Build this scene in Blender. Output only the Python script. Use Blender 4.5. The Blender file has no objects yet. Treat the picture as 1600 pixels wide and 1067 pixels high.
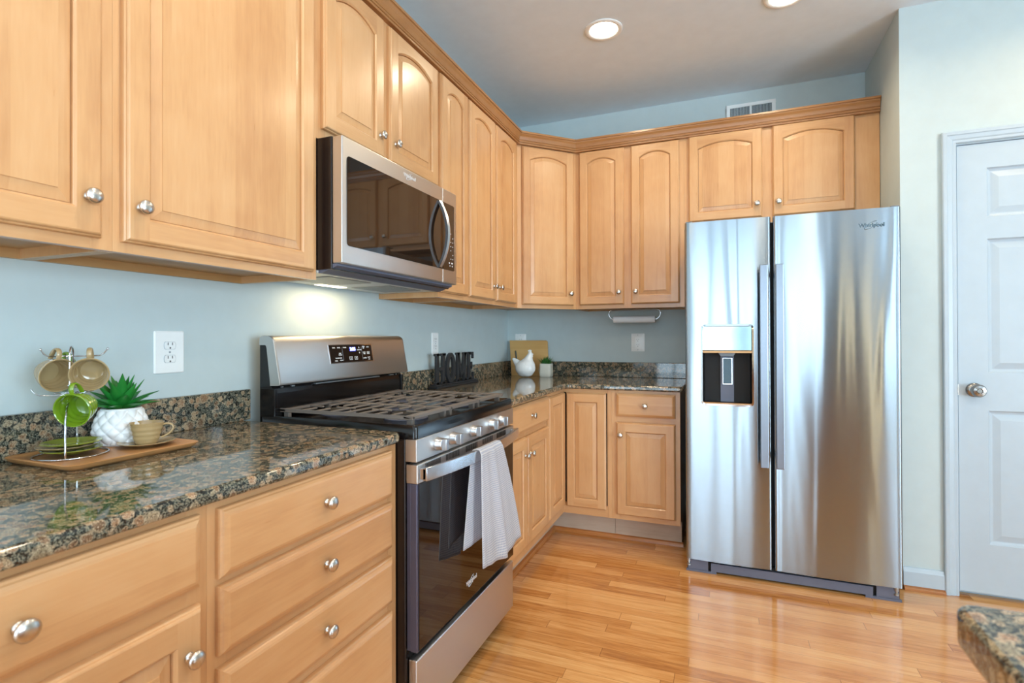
import bpy, bmesh, math, random
from mathutils import Vector, Matrix
random.seed(7)
PI = math.pi
S = bpy.context.scene
COL = S.collection

# ------------------------------------------------------------------ camera
cd = bpy.data.cameras.new('camera')
cam = bpy.data.objects.new('camera', cd); COL.objects.link(cam)
YAW, PITCH, ROLL, FPX = .3805, .0052, -.0032, 828.39
fw = Vector((-math.sin(YAW)*math.cos(PITCH), math.cos(YAW)*math.cos(PITCH), math.sin(PITCH)))
rt = Vector((math.cos(YAW), math.sin(YAW), 0)); up = rt.cross(fw)
r2 = rt*math.cos(ROLL)+up*math.sin(ROLL); u2 = -rt*math.sin(ROLL)+up*math.cos(ROLL)
M = Matrix((r2, u2, -fw)).transposed().to_4x4(); M.translation = (1.5044, -3.6726, 1.1862)
cam.matrix_world = M
cd.sensor_width = 36; cd.lens = 36*FPX/1600; cd.shift_y = -10.08/1600
cd.clip_start = .05; cd.clip_end = 100
cd.dof.use_dof = True; cd.dof.focus_distance = 2.4; cd.dof.aperture_fstop = 5.6
S.camera = cam
# ------------------------------------------------------------------ world, daylight, exposure
S.view_settings.view_transform = 'Standard'; S.view_settings.look = 'None'
S.view_settings.exposure = 0.42; S.view_settings.gamma = 1; S.view_settings.use_curve_mapping = False
S.cycles.use_denoising = True
S.cycles.max_bounces = 8; S.cycles.diffuse_bounces = 5; S.cycles.glossy_bounces = 5
S.cycles.sample_clamp_indirect = 6; S.cycles.caustics_reflective = False; S.cycles.caustics_refractive = False
W = bpy.data.worlds.new('world'); S.world = W; W.use_nodes = True
wt = W.node_tree; wt.nodes.clear()
wo = wt.nodes.new('ShaderNodeOutputWorld'); wb = wt.nodes.new('ShaderNodeBackground')
wb.inputs[0].default_value = (.62, .83, 1, 1); wb.inputs[1].default_value = 2.2
wt.links.new(wb.outputs[0], wo.inputs[0])

def area(name, loc, rot, sx, sy, power, color, spread=PI, shape='RECTANGLE'):
    l = bpy.data.lights.new(name, 'AREA'); l.shape = shape; l.size = sx; l.size_y = sy
    l.energy = power; l.color = color; l.spread = spread
    o = bpy.data.objects.new(name, l); COL.objects.link(o); o.location = loc; o.rotation_euler = rot
    return o
# the room's far openings: (x0, x1, z0, z1) in the wall behind the camera
YFW = -7.6
OPENINGS = [(.20, .92, .05, 2.40), (1.04, 1.70, .05, 2.40), (1.92, 2.72, .05, 2.40), (4.40, 5.30, .85, 2.40)]
DAY = (.66, .86, 1.0); WARM = (1, .83, .60)
FRONT_W, RIGHT_W, CAN_W = 12, 41, 4.6
for i, (a, b, c, d) in enumerate(OPENINGS):
    area('daylight', ((a+b)/2, YFW-.06, (c+d)/2), (PI/2, 0, 0), b-a, d-c, FRONT_W*(b-a)*(d-c), DAY)
# window on the right-hand wall of the room (opposite the range)
RWIN = [(-7.2, -5.4, .3, 2.35), (-5.2, -3.4, .3, 2.35)]
XRW = 5.6
for a, b, c, d in RWIN:
    area('daylight', (XRW+.75, (a+b)/2, (c+d)/2-.25), (0, math.radians(114), 0), d-c+.4, b-a+.4, RIGHT_W*1.45*(b-a)*(d-c), DAY)

# ------------------------------------------------------------------ node helpers
def srgb(r, g, b):
    f = lambda c: c/12.92 if c <= .04045 else ((c+.055)/1.055)**2.4
    return (f(r/255), f(g/255), f(b/255), 1)
class NG:
    def __init__(s, name):
        s.m = bpy.data.materials.new(name); s.m.use_nodes = True
        s.t = s.m.node_tree; s.b = s.t.nodes['Principled BSDF']
    def n(s, kind, **kw):
        o = s.t.nodes.new('ShaderNode'+kind)
        for k, v in kw.items(): setattr(o, k, v)
        return o
    def l(s, a, b): s.t.links.new(a, b)
    def inp(s, sock, v):
        if hasattr(v, 'is_output') or isinstance(v, bpy.types.NodeSocket): s.l(v, sock)
        else: sock.default_value = v
    def math(s, op, a, b=0, c=None):
        o = s.n('Math', operation=op); s.inp(o.inputs[0], a); s.inp(o.inputs[1], b)
        if c is not None: s.inp(o.inputs[2], c)
        return o.outputs[0]
    def coords(s, kind='Object', rnd=True):
        tc = s.n('TexCoord'); v = tc.outputs[kind]
        if rnd:
            oi = s.n('ObjectInfo'); k = s.n('VectorMath', operation='SCALE'); k.inputs[0].default_value = (13.1, 7.7, 17.3)
            s.l(oi.outputs['Random'], k.inputs['Scale'])
            a = s.n('VectorMath', operation='ADD'); s.l(v, a.inputs[0]); s.l(k.outputs[0], a.inputs[1]); v = a.outputs[0]
        return v
    def scale(s, v, sc):
        k = s.n('VectorMath', operation='MULTIPLY'); s.l(v, k.inputs[0]); k.inputs[1].default_value = sc
        return k.outputs[0]
    def xyz(s, v):
        x = s.n('SeparateXYZ'); s.l(v, x.inputs[0]); return x.outputs
    def vec(s, x, y, z):
        c = s.n('CombineXYZ'); s.inp(c.inputs[0], x); s.inp(c.inputs[1], y); s.inp(c.inputs[2], z); return c.outputs[0]
    def noise(s, v, sc, det=3, rough=.55, dist=0):
        o = s.n('TexNoise'); s.l(v, o.inputs['Vector']); o.inputs['Scale'].default_value = sc
        o.inputs['Detail'].default_value = det; o.inputs['Roughness'].default_value = rough; o.inputs['Distortion'].default_value = dist
        return o.outputs[0]
    def ramp(s, f, stops):
        o = s.n('ValToRGB'); s.l(f, o.inputs[0]); e = o.color_ramp.elements
        while len(e) < len(stops): e.new(.5)
        for i, (p, c) in enumerate(stops): e[i].position = p; e[i].color = c if len(c) == 4 else (*c, 1)
        return o.outputs[0]
    def mix(s, f, a, b, mode='MIX'):
        o = s.n('Mix', data_type='RGBA', blend_type=mode)
        s.inp(o.inputs[0], f); s.inp(o.inputs[6], a); s.inp(o.inputs[7], b); return o.outputs[2]
    def white(s, v):
        o = s.n('TexWhiteNoise', noise_dimensions='3D'); s.l(v, o.inputs[0]); return o
    def bump(s, h, strength, dist=.01):
        o = s.n('Bump'); s.l(h, o.inputs['Height']); o.inputs['Strength'].default_value = strength; o.inputs['Distance'].default_value = dist
        s.l(o.outputs[0], s.b.inputs['Normal'])
    def set(s, **kw):
        for k, v in kw.items(): s.inp(s.b.inputs[k.replace('_', ' ')], v)
        return s
MT = {}
def plain(name, col, rough=.5, metal=0, coat=0, bumpsc=0, bumpst=.1, **kw):
    g = NG(name); v = g.coords()
    n = g.noise(v, bumpsc or 14, 3)
    c = g.mix(n, (*[x*.95 for x in col[:3]], 1), (*[min(1, x*1.05) for x in col[:3]], 1))
    g.set(Base_Color=c, Roughness=rough, Metallic=metal, Coat_Weight=coat)
    for k, x in kw.items(): g.b.inputs[k.replace('_', ' ')].default_value = x
    if bumpsc: g.bump(n, bumpst, .004)
    MT[name] = g.m; return g.m
def wood(name, axis, cols, rough=.3, board=.085, coat=.25, figure=1.0):
    g = NG(name); v = g.coords()
    st = [1, 1, 1]; st[axis] = .09
    sv = g.scale(v, st)
    X = g.xyz(v)
    across = X[0] if axis == 2 else X[2]
    bi = g.math('FLOOR', g.math('DIVIDE', across, board))
    rn = g.white(g.vec(bi, 3.3, 1.7)).outputs[0]
    off = g.n('VectorMath', operation='ADD'); g.l(sv, off.inputs[0])
    g.l(g.vec(g.math('MULTIPLY', rn, 5), g.math('MULTIPLY', rn, 3), g.math('MULTIPLY', rn, 4)), off.inputs[1]); ov = off.outputs[0]
    big = g.noise(ov, 7, 4, .6, 1.2)
    fine = g.noise(g.scale(ov, (1, 1, 1)), 130, 2, .6)
    blotch = g.noise(v, 5.5, 2, .5, .6)
    f = g.math('MULTIPLY_ADD', big, .55*figure, g.math('MULTIPLY', blotch, .35*figure))
    f = g.math('ADD', f, g.math('MULTIPLY', g.math('SUBTRACT', rn, .5), .17))
    f = g.math('ADD', f, g.math('MULTIPLY', g.math('SUBTRACT', fine, .5), .22))
    c = g.ramp(f, [(.12, cols[0]), (.44, cols[1]), (.80, cols[2])])
    g.set(Base_Color=c, Roughness=g.math('MULTIPLY_ADD', fine, .1, rough-.05), Coat_Weight=coat)
    g.b.inputs['Coat Roughness'].default_value = .18
    g.bump(fine, .06, .001)
    MT[name] = g.m
MAPLE = [srgb(176, 124, 80), srgb(202, 154, 106), srgb(215, 173, 128)]
wood('wood_v', 2, MAPLE); wood('wood_h', 0, MAPLE)
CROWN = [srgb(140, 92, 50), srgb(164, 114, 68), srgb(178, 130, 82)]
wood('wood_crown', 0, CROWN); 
wood('wood_under', 0, [srgb(160, 118, 70), srgb(182, 140, 90), srgb(196, 156, 106)], .45, 1.0, 0)
plain('wood_edge', srgb(205, 188, 165), .6)
wood('toe_wood', 0, [srgb(168, 146, 124), srgb(186, 166, 146), srgb(200, 182, 162)], .5, 1.0, 0)
wood('floor_trim', 0, [srgb(140, 84, 38), srgb(172, 108, 54), srgb(190, 126, 66)], .3, 1.0, .2)
wood('tray_wood', 1, [srgb(146, 98, 56), srgb(190, 138, 86), srgb(212, 164, 110)], .42, .05, 0)
wood('bamboo', 0, [srgb(196, 146, 80), srgb(214, 166, 100), srgb(226, 184, 122)], .45, .022, 0)
wood('dark_wood', 2, [srgb(52, 40, 34), srgb(66, 52, 44), srgb(78, 62, 52)], .5)
def granite():
    g = NG('granite'); v = g.coords(rnd=False)
    nz = g.n('TexNoise'); g.l(v, nz.inputs['Vector']); nz.inputs['Scale'].default_value = 70; nz.inputs['Detail'].default_value = 2
    k = g.n('VectorMath', operation='SCALE'); g.l(nz.outputs['Color'], k.inputs[0]); k.inputs['Scale'].default_value = .012
    wv = g.n('VectorMath', operation='ADD'); g.l(v, wv.inputs[0]); g.l(k.outputs[0], wv.inputs[1]); v2 = wv.outputs[0]
    sp = g.noise(v, 300, 3, .7); sp2 = g.noise(v, 130, 3, .7); sp3 = g.noise(v, 560, 2, .6)
    def orbs(sc, r0, r1, keep):
        vo = g.n('TexVoronoi'); g.l(v2, vo.inputs['Vector']); vo.inputs['Scale'].default_value = sc; vo.inputs['Randomness'].default_value = .95
        cx = g.xyz(vo.outputs['Color'])
        rad = g.math('MULTIPLY_ADD', cx[0], r1-r0, r0)
        q = g.math('DIVIDE', g.math('ADD', vo.outputs['Distance'], g.math('MULTIPLY', g.math('SUBTRACT', sp2, .5), .42)), rad)
        inside = g.ramp(q, [(.0, (1, 1, 1)), (.88, (1, 1, 1)), (1.0, (0, 0, 0))])
        if keep < 1: inside = g.math('MULTIPLY', inside, g.math('LESS_THAN', cx[2], keep))
        ring = g.ramp(q, [(.60, (0, 0, 0)), (.74, (1, 1, 1)), (.90, (1, 1, 1)), (.99, (0, 0, 0))])
        tan = g.ramp(cx[1], [(.0, srgb(98, 76, 56)), (.3, srgb(132, 102, 76)), (.55, srgb(160, 126, 96)), (.8, srgb(124, 116, 94)), (1, srgb(176, 148, 116))])
        return inside, g.mix(g.math('MULTIPLY', ring, .5), tan, srgb(172, 162, 136))
    i1, t1 = orbs(56, .38, .64, .82); i2, t2 = orbs(27, .36, .52, .30)
    dark = g.ramp(sp, [(.34, srgb(20, 23, 22)), (.47, srgb(48, 53, 48)), (.54, srgb(120, 122, 108)), (.60, srgb(150, 140, 118)), (.68, srgb(40, 44, 42))])
    dark = g.mix(g.ramp(sp2, [(.48, (0, 0, 0)), (.62, (1, 1, 1))]), dark, srgb(20, 22, 22))
    def speck(t):
        t = g.mix(g.ramp(sp, [(.52, (0, 0, 0)), (.62, (1, 1, 1))]), t, srgb(58, 46, 38))
        return g.mix(g.ramp(sp3, [(.58, (0, 0, 0)), (.68, (1, 1, 1))]), t, srgb(206, 188, 160))
    c = g.mix(i1, dark, speck(t1)); c = g.mix(i2, c, speck(t2))
    g.set(Base_Color=c, Roughness=.05)
    g.b.inputs['Specular IOR Level'].default_value = .6
    MT['granite'] = g.m
granite()
def floor_mat():
    g = NG('oak_floor'); v = g.coords(rnd=False); X = g.xyz(v)
    wd, ln = .0572, 1.05
    ry = g.math('DIVIDE', X[1], wd); row = g.math('FLOOR', ry); fy = g.math('FRACT', ry)
    r1 = g.white(g.vec(row, 1.3, 4.1)).outputs[0]
    rx = g.math('ADD', g.math('DIVIDE', X[0], ln), g.math('MULTIPLY', r1, 7.31)); pk = g.math('FLOOR', rx); fx = g.math('FRACT', rx)
    rp = g.white(g.vec(row, pk, 2.2)).outputs[0]
    gv = g.vec(g.math('ADD', g.math('MULTIPLY', X[0], 1.0), g.math('MULTIPLY', rp, 31)), g.math('ADD', g.math('MULTIPLY', X[1], 11), g.math('MULTIPLY', rp, 17)), g.math('MULTIPLY', rp, 9))
    gr = g.noise(gv, 2.6, 4, .6, 2.2); fine = g.noise(g.scale(gv, (.5, 3, 1)), 18, 3, .7)
    f = g.math('ADD', g.math('MULTIPLY', gr, .66), g.math('MULTIPLY', rp, .30))
    f = g.math('ADD', f, g.math('MULTIPLY', g.math('SUBTRACT', fine, .5), .3))
    c = g.ramp(f, [(.20, srgb(146, 88, 42)), (.40, srgb(194, 132, 72)), (.60, srgb(216, 160, 100)), (.86, srgb(232, 188, 132))])
    seam = g.math('MAXIMUM', g.math('LESS_THAN', fy, .025), g.math('LESS_THAN', fx, .0022))
    c = g.mix(g.math('MULTIPLY', seam, .6), c, srgb(92, 50, 20))
    g.set(Base_Color=c, Roughness=g.math('MULTIPLY_ADD', gr, .10, .10), Coat_Weight=.5)
    g.b.inputs['Coat Roughness'].default_value = .08
    g.bump(g.math('MULTIPLY_ADD', seam, -1, g.math('MULTIPLY', gr, .25)), .12, .002)
    MT['oak_floor'] = g.m
floor_mat()
def steel(name, col, rough, aniso=.75, wave=0, wsc=(5, 5, .7), rnd=True, grain=.02):
    g = NG(name); v = g.coords(rnd=rnd)
    br = g.noise(g.scale(v, (8, 8, 900)), 1, 1, .5)
    c = g.mix(br, (*[x*(1-grain) for x in col[:3]], 1), (*[min(1, x*(1+grain)) for x in col[:3]], 1))
    g.set(Base_Color=c, Metallic=1, Roughness=rough, Anisotropic=aniso); g.b.inputs['Anisotropic Rotation'].default_value = .25
    tg = g.n('Tangent', direction_type='RADIAL', axis='Z'); g.l(tg.outputs[0], g.b.inputs['Tangent'])
    if wave:
        g.bump(g.noise(g.scale(v, wsc), 1, 1, .4, .4), wave, .02)
    MT[name] = g.m
steel('steel_fridge', srgb(158, 168, 176), .19, .97, .13, (9, 9, .8))
steel('steel', srgb(212, 209, 206), .40, .6, grain=.008)
steel('steel_dark', srgb(132, 137, 146), .26, .5)
steel('steel_handle', srgb(192, 192, 196), .24, .5)
plain('wall_paint', srgb(191, 205, 207), .7)
plain('ceiling_paint', srgb(224, 236, 246), .9)
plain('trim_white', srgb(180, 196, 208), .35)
plain('plastic_white', srgb(240, 243, 243), .3)
plain('plastic_slot', srgb(70, 70, 72), .5)
plain('nickel', srgb(208, 204, 199), .27, 1); plain('nickel_dark', srgb(150, 146, 142), .2, 1)
plain('chrome', srgb(214, 216, 220), .07, 1)
plain('black_enamel', srgb(15, 12, 12), .16)
plain('black_side', srgb(30, 22, 20), .2)
plain('dark_gap', srgb(12, 11, 11), .7)
plain('cast_iron', srgb(116, 106, 98), .36); plain('plate_grey', srgb(222, 224, 220), .35)
plain('glass_black', srgb(18, 10, 6), .02, IOR=1.52)
plain('glass_brown', srgb(34, 24, 18), .03, IOR=1.65)
plain('kick_grey', srgb(96, 100, 116), .45)
plain('grey_plastic', srgb(120, 126, 132), .35)
plain('vent_dark', srgb(205, 214, 218), .5)
plain('filter_mesh', srgb(150, 150, 146), .4, .8, bumpsc=420, bumpst=.8)
plain('aluminium', srgb(176, 180, 182), .35, .9)
plain('ceramic_tan', srgb(170, 147, 106), .13, coat=.5)
plain('ceramic_green', srgb(116, 150, 34), .12, coat=.5)
plain('ceramic_olive', srgb(140, 152, 52), .14, coat=.5)
plain('ceramic_white', srgb(240, 240, 238), .12, coat=.4)
plain('pot_white', srgb(238, 239, 240), .35)
plain('pot_cloth', srgb(205, 204, 192), .8, bumpsc=120, bumpst=.3)
plain('rope', srgb(196, 190, 170), .8)
plain('pebble', srgb(176, 140, 96), .8)
plain('soil', srgb(96, 74, 50), .9)
plain('paper', srgb(236, 240, 244), .9)
plain('sign_black', srgb(44, 44, 46), .5, bumpsc=60, bumpst=.1)
plain('letter_grey', srgb(232, 236, 240), .3, .4)
plain('key_print', srgb(220, 224, 228), .5)
def leaf_mat(name, a, b):
    g = NG(name); v = g.coords(); n = g.noise(v, 30, 2)
    X = g.xyz(g.n('TexCoord').outputs['Object'])
    g.set(Base_Color=g.mix(n, a, b), Roughness=.38); g.b.inputs['Specular IOR Level'].default_value = .4
    MT[name] = g.m
leaf_mat('leaf', srgb(20, 104, 42), srgb(52, 150, 58)); leaf_mat('leaf_dark', srgb(34, 92, 44), srgb(72, 132, 60))
def emit(name, col, st):
    g = NG(name); g.set(Base_Color=(*col[:3], 1), Emission_Color=(*col[:3], 1), Emission_Strength=st); MT[name] = g.m
emit('bulb', (1, .86, .62), 14); emit('lens_glow', (1, .9, .7), 2.5)
emit('digits', (.55, .7, 1), 3.5); emit('digit_field', (.01, .03, .55), 1.4)
def waffle():
    g = NG('waffle_cloth'); uv = g.coords('UV', False); X = g.xyz(uv)
    fx = g.math('ABSOLUTE', g.math('SUBTRACT', g.math('FRACT', g.math('MULTIPLY', X[0], 1/.0075)), .5))
    fy = g.math('ABSOLUTE', g.math('SUBTRACT', g.math('FRACT', g.math('MULTIPLY', X[1], 1/.0075)), .5))
    e = g.math('MAXIMUM', fx, fy)
    c = g.ramp(e, [(.24, srgb(190, 196, 216)), (.38, srgb(250, 249, 250))])
    g.set(Base_Color=c, Roughness=.9); g.b.inputs['Sheen Weight'].default_value = .2
    g.bump(e, .5, .003)
    tr = g.n('BsdfTranslucent'); g.l(c, tr.inputs[0]); mx = g.n('MixShader'); mx.inputs[0].default_value = .55
    g.l(g.b.outputs[0], mx.inputs[1]); g.l(tr.outputs[0], mx.inputs[2]); g.l(mx.outputs[0], g.t.nodes['Material Output'].inputs[0]); MT['waffle_cloth'] = g.m
waffle()

# ------------------------------------------------------------------ mesh helpers
class MB:
    def __init__(s): s.v = []; s.f = []; s.m = []; s.uv = None
    def add(s, vs, fs, mi=0):
        k = len(s.v); s.v += [tuple(p) for p in vs]
        for f in fs: s.f.append([k+i for i in f]); s.m.append(mi)
        return s
    def box(s, x0, x1, y0, y1, z0, z1, mi=0):
        return s.add([(x, y, z) for z in (z0, z1) for y in (y0, y1) for x in (x0, x1)],
                     [(0, 2, 3, 1), (4, 5, 7, 6), (0, 1, 5, 4), (2, 6, 7, 3), (0, 4, 6, 2), (1, 3, 7, 5)], mi)
    def loops(s, L, mi=0, closed=True, cap0=False, cap1=False):
        n = len(L[0]); vs = [p for l in L for p in l]; fs = []
        for i in range(len(L)-1):
            for j in range(n if closed else n-1):
                a = i*n+j; b = i*n+(j+1) % n; fs.append((a, b, b+n, a+n))
        if cap0: fs.append(list(range(n))[::-1])
        if cap1: fs.append([(len(L)-1)*n+j for j in range(n)])
        return s.add(vs, fs, mi)
    def lathe(s, prof, n=28, mat=None, mi=0, cap0=False, cap1=False):
        L = []
        for r, z in prof:
            l = [Vector((r*math.cos(2*PI*k/n), r*math.sin(2*PI*k/n), z)) for k in range(n)]
            L.append([mat @ p for p in l] if mat else l)
        return s.loops(L, mi, True, cap0, cap1)
    def tube(s, pts, r, n=8, mi=0, closed=False):
        pts = [Vector(p) for p in pts]; N = len(pts); L = []; u = None
        for i, p in enumerate(pts):
            a = pts[(i-1) % N] if (closed or i > 0) else p; b = pts[(i+1) % N] if (closed or i < N-1) else p
            t = (b-a).normalized()
            if u is None: u = t.orthogonal().normalized()
            u = (u-t*u.dot(t)).normalized(); w = t.cross(u)
            rr = r[i] if isinstance(r, (list, tuple)) else r
            L.append([p+(u*math.cos(2*PI*k/n)+w*math.sin(2*PI*k/n))*rr for k in range(n)])
        if closed: L.append(L[0]); return s.loops(L, mi)
        return s.loops(L, mi, True, True, True)
    def prism(s, poly, fn, d0, d1, mi=0, holes=None):
        n = len(poly)
        return s.loops([[fn(u, v, d0) for u, v in poly], [fn(u, v, d1) for u, v in poly]], mi, True, True, True)
    def sweep(s, path, prof, side=1, mi=0, closed=False, caps=True):
        """profile (offset outwards, z) swept along a plan path (x, y) with mitred corners"""
        P = [Vector(p) for p in path]; L = []
        for i, p in enumerate(P):
            d0 = (P[i]-P[i-1]).normalized() if i > 0 else None
            d1 = (P[i+1]-P[i]).normalized() if i < len(P)-1 else None
            n0 = Vector((d0.y, -d0.x))*side if d0 else None; n1 = Vector((d1.y, -d1.x))*side if d1 else None
            if n0 and n1: nn = (n0+n1).normalized(); k = nn/nn.dot(n0)
            else: k = n0 or n1
            L.append([(p.x+k.x*o, p.y+k.y*o, z) for o, z in prof])
        return s.loops(L, mi, True, caps, caps)
    def mesh(s, name, mats, smooth=None):
        me = bpy.data.meshes.new(name); me.from_pydata(s.v, [], s.f)
        for m in (mats if isinstance(mats, (list, tuple)) else [mats]): me.materials.append(MT[m])
        for p, mi in zip(me.polygons, s.m): p.material_index = mi
        if s.uv:
            ul = me.uv_layers.new(name='UVMap')
            for lp in me.loops: ul.data[lp.index].uv = s.uv[lp.vertex_index]
        bm = bmesh.new(); bm.from_mesh(me)
        bmesh.ops.remove_doubles(bm, verts=bm.verts, dist=1e-5) if not s.uv else None
        bmesh.ops.recalc_face_normals(bm, faces=bm.faces); bm.to_mesh(me); bm.free()
        if smooth is not None:
            me.polygons.foreach_set('use_smooth', [True]*len(me.polygons))
            if smooth < 180: me.set_sharp_from_angle(angle=math.radians(smooth))
        return me
    def build(s, name, mats, parent=None, smooth=None, bevel=0, seg=2, loc=(0, 0, 0), rot=(0, 0, 0)):
        o = bpy.data.objects.new(name, s.mesh(name, mats, smooth)); COL.objects.link(o)
        o.location = loc; o.rotation_euler = rot
        if parent: o.parent = parent
        if bevel:
            b = o.modifiers.new('bevel', 'BEVEL'); b.width = bevel; b.segments = seg; b.limit_method = 'ANGLE'; b.angle_limit = math.radians(35)
            b.harden_normals = False
        return o
def tag(o, label=None, cat=None, group=None, kind=None):
    if label: o['label'] = label
    if cat: o['category'] = cat
    if group: o['group'] = group
    if kind: o['kind'] = kind
    return o
def thing(name, label, cat, loc=(0, 0, 0), rz=0, group=None):
    o = bpy.data.objects.new(name, None); COL.objects.link(o); o.empty_display_size = .05
    o.location = loc; o.rotation_euler = (0, 0, rz)
    return tag(o, label, cat, group)
def struct(o): o['kind'] = 'structure'; return o
def add_copy(o, parent, loc=None, rot=None):
    c = o.copy(); COL.objects.link(c); c.parent = parent
    if loc is not None: c.location = loc
    if rot is not None: c.rotation_euler = rot
    return c
def dup(root, loc, rz=None, label=None, group=None):
    r = root.copy(); COL.objects.link(r); r.location = loc
    if rz is not None: r.rotation_euler = (0, 0, rz)
    if label: r['label'] = label
    if group: r['group'] = group
    for ch in list(root.children):
        c = add_copy(ch, r)
        for q in list(ch.children): add_copy(q, c)
    return r
def rot_to(axis, upv=Vector((0, 0, 1))):
    z = Vector(axis).normalized(); x = Vector(upv).cross(z)
    if x.length < 1e-4: x = Vector((1, 0, 0)).cross(z)
    x.normalize(); y = z.cross(x)
    return Matrix((x, y, z)).transposed().to_4x4()
def arc(cx, cy, r, a0, a1, n):
    return [(cx+r*math.cos(math.radians(a0+(a1-a0)*i/n)), cy+r*math.sin(math.radians(a0+(a1-a0)*i/n))) for i in range(n+1)]
def rrect(x0, x1, y0, y1, r, n=5):
    return arc(x1-r, y1-r, r, 0, 90, n)+arc(x0+r, y1-r, r, 90, 180, n)+arc(x0+r, y0+r, r, 180, 270, n)+arc(x1-r, y0+r, r, 270, 360, n)
def text_mesh(name, body, size, mat, parent, M4, extrude=.0008, bold=0, sx=1):
    cu = bpy.data.curves.new(name, 'FONT'); cu.body = body; cu.size = size; cu.extrude = extrude; cu.offset = bold
    cu.align_x = 'CENTER'; cu.align_y = 'CENTER'; cu.resolution_u = 3
    t = bpy.data.objects.new(name, cu); COL.objects.link(t)
    dg = bpy.context.evaluated_depsgraph_get(); me = bpy.data.meshes.new_from_object(t.evaluated_get(dg))
    bpy.data.objects.remove(t); bpy.data.curves.remove(cu)
    me.materials.clear(); me.materials.append(MT[mat])
    me.transform(M4 @ Matrix.Diagonal((sx, 1, 1, 1)))
    o = bpy.data.objects.new(name, me); COL.objects.link(o)
    if parent: o.parent = parent
    return o
def frame_m(origin, xd, yd):
    x = Vector(xd).normalized(); y = Vector(yd).normalized(); z = x.cross(y)
    m = Matrix((x, y, z)).transposed().to_4x4(); m.translation = Vector(origin); return m

# ------------------------------------------------------------------ the room
ZC = 2.747; XS = 2.284; YS = -.651; XR = XRW
struct(MB().box(-.1, XR+.1, YFW-.1, .1, -.1, 0).build('floor', 'oak_floor'))
struct(MB().box(-.1, XR+.1, YFW-.1, .1, ZC, ZC+.1).build('ceiling', 'ceiling_paint'))
struct(MB().box(-.1, 0, YFW-.1, .1, 0, ZC).build('wall_left', 'wall_paint'))
struct(MB().box(0, XS+.1, 0, .1, 0, ZC).build('wall_back', 'wall_paint'))
struct(MB().box(XS, XS+.1, YS+.1, 0, 0, ZC).build('wall_alcove', 'wall_paint'))
DX0, DX1, DZ = 2.498, 3.272, 2.068
struct(MB().box(XS, DX0, YS, YS+.1, 0, ZC).box(DX1, XR, YS, YS+.1, 0, ZC).box(DX0, DX1, YS, YS+.1, DZ, ZC).build('wall_pantry', 'wall_paint'))
def wall_with(name, axis, at, lo, hi, ops):
    m = MB(); th = .12
    cuts = sorted(ops); cur = lo
    def bx(a, b, c, d):
        if b-a > 1e-4 and d-c > 1e-4:
            m.box(a, b, at-th, at, c, d) if axis == 'y' else m.box(at, at+th, a, b, c, d)
    for a, b, c, d in cuts:
        bx(cur, a, 0, ZC); bx(a, b, 0, c); bx(a, b, d, ZC); cur = b
    bx(cur, hi, 0, ZC)
    return struct(m.build(name, 'wall_paint'))
wall_with('wall_front', 'y', YFW, 0, XR, OPENINGS)
wall_with('wall_right', 'x', XR, YFW, YS+.1, RWIN)
def window(name, axis, at, a, b, c, d):
    m = MB(); w = .06
    def bx(p, q, r, s_):
        m.box(p, q, at-.09, at+.012, r, s_) if axis == 'y' else m.box(at-.012, at+.09, p, q, r, s_)
    bx(a-.05, a+.03, c-.03, d+.06); bx(b-.03, b+.05, c-.03, d+.06); bx(a, b, d-.03, d+.06); bx(a, b, c-.04, c+.04)
    bx((a+b)/2-.02, (a+b)/2+.02, c, d); bx(a, b, (c+d)/2-.015, (c+d)/2+.015)
    return struct(m.build(name, 'trim_white'))
k = 1
for a, b, c, d in OPENINGS: window('window_%d' % k, 'y', YFW, a, b, c, d); k += 1
for a, b, c, d in RWIN: window('window_%d' % k, 'x', XRW, a, b, c, d); k += 1

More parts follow.
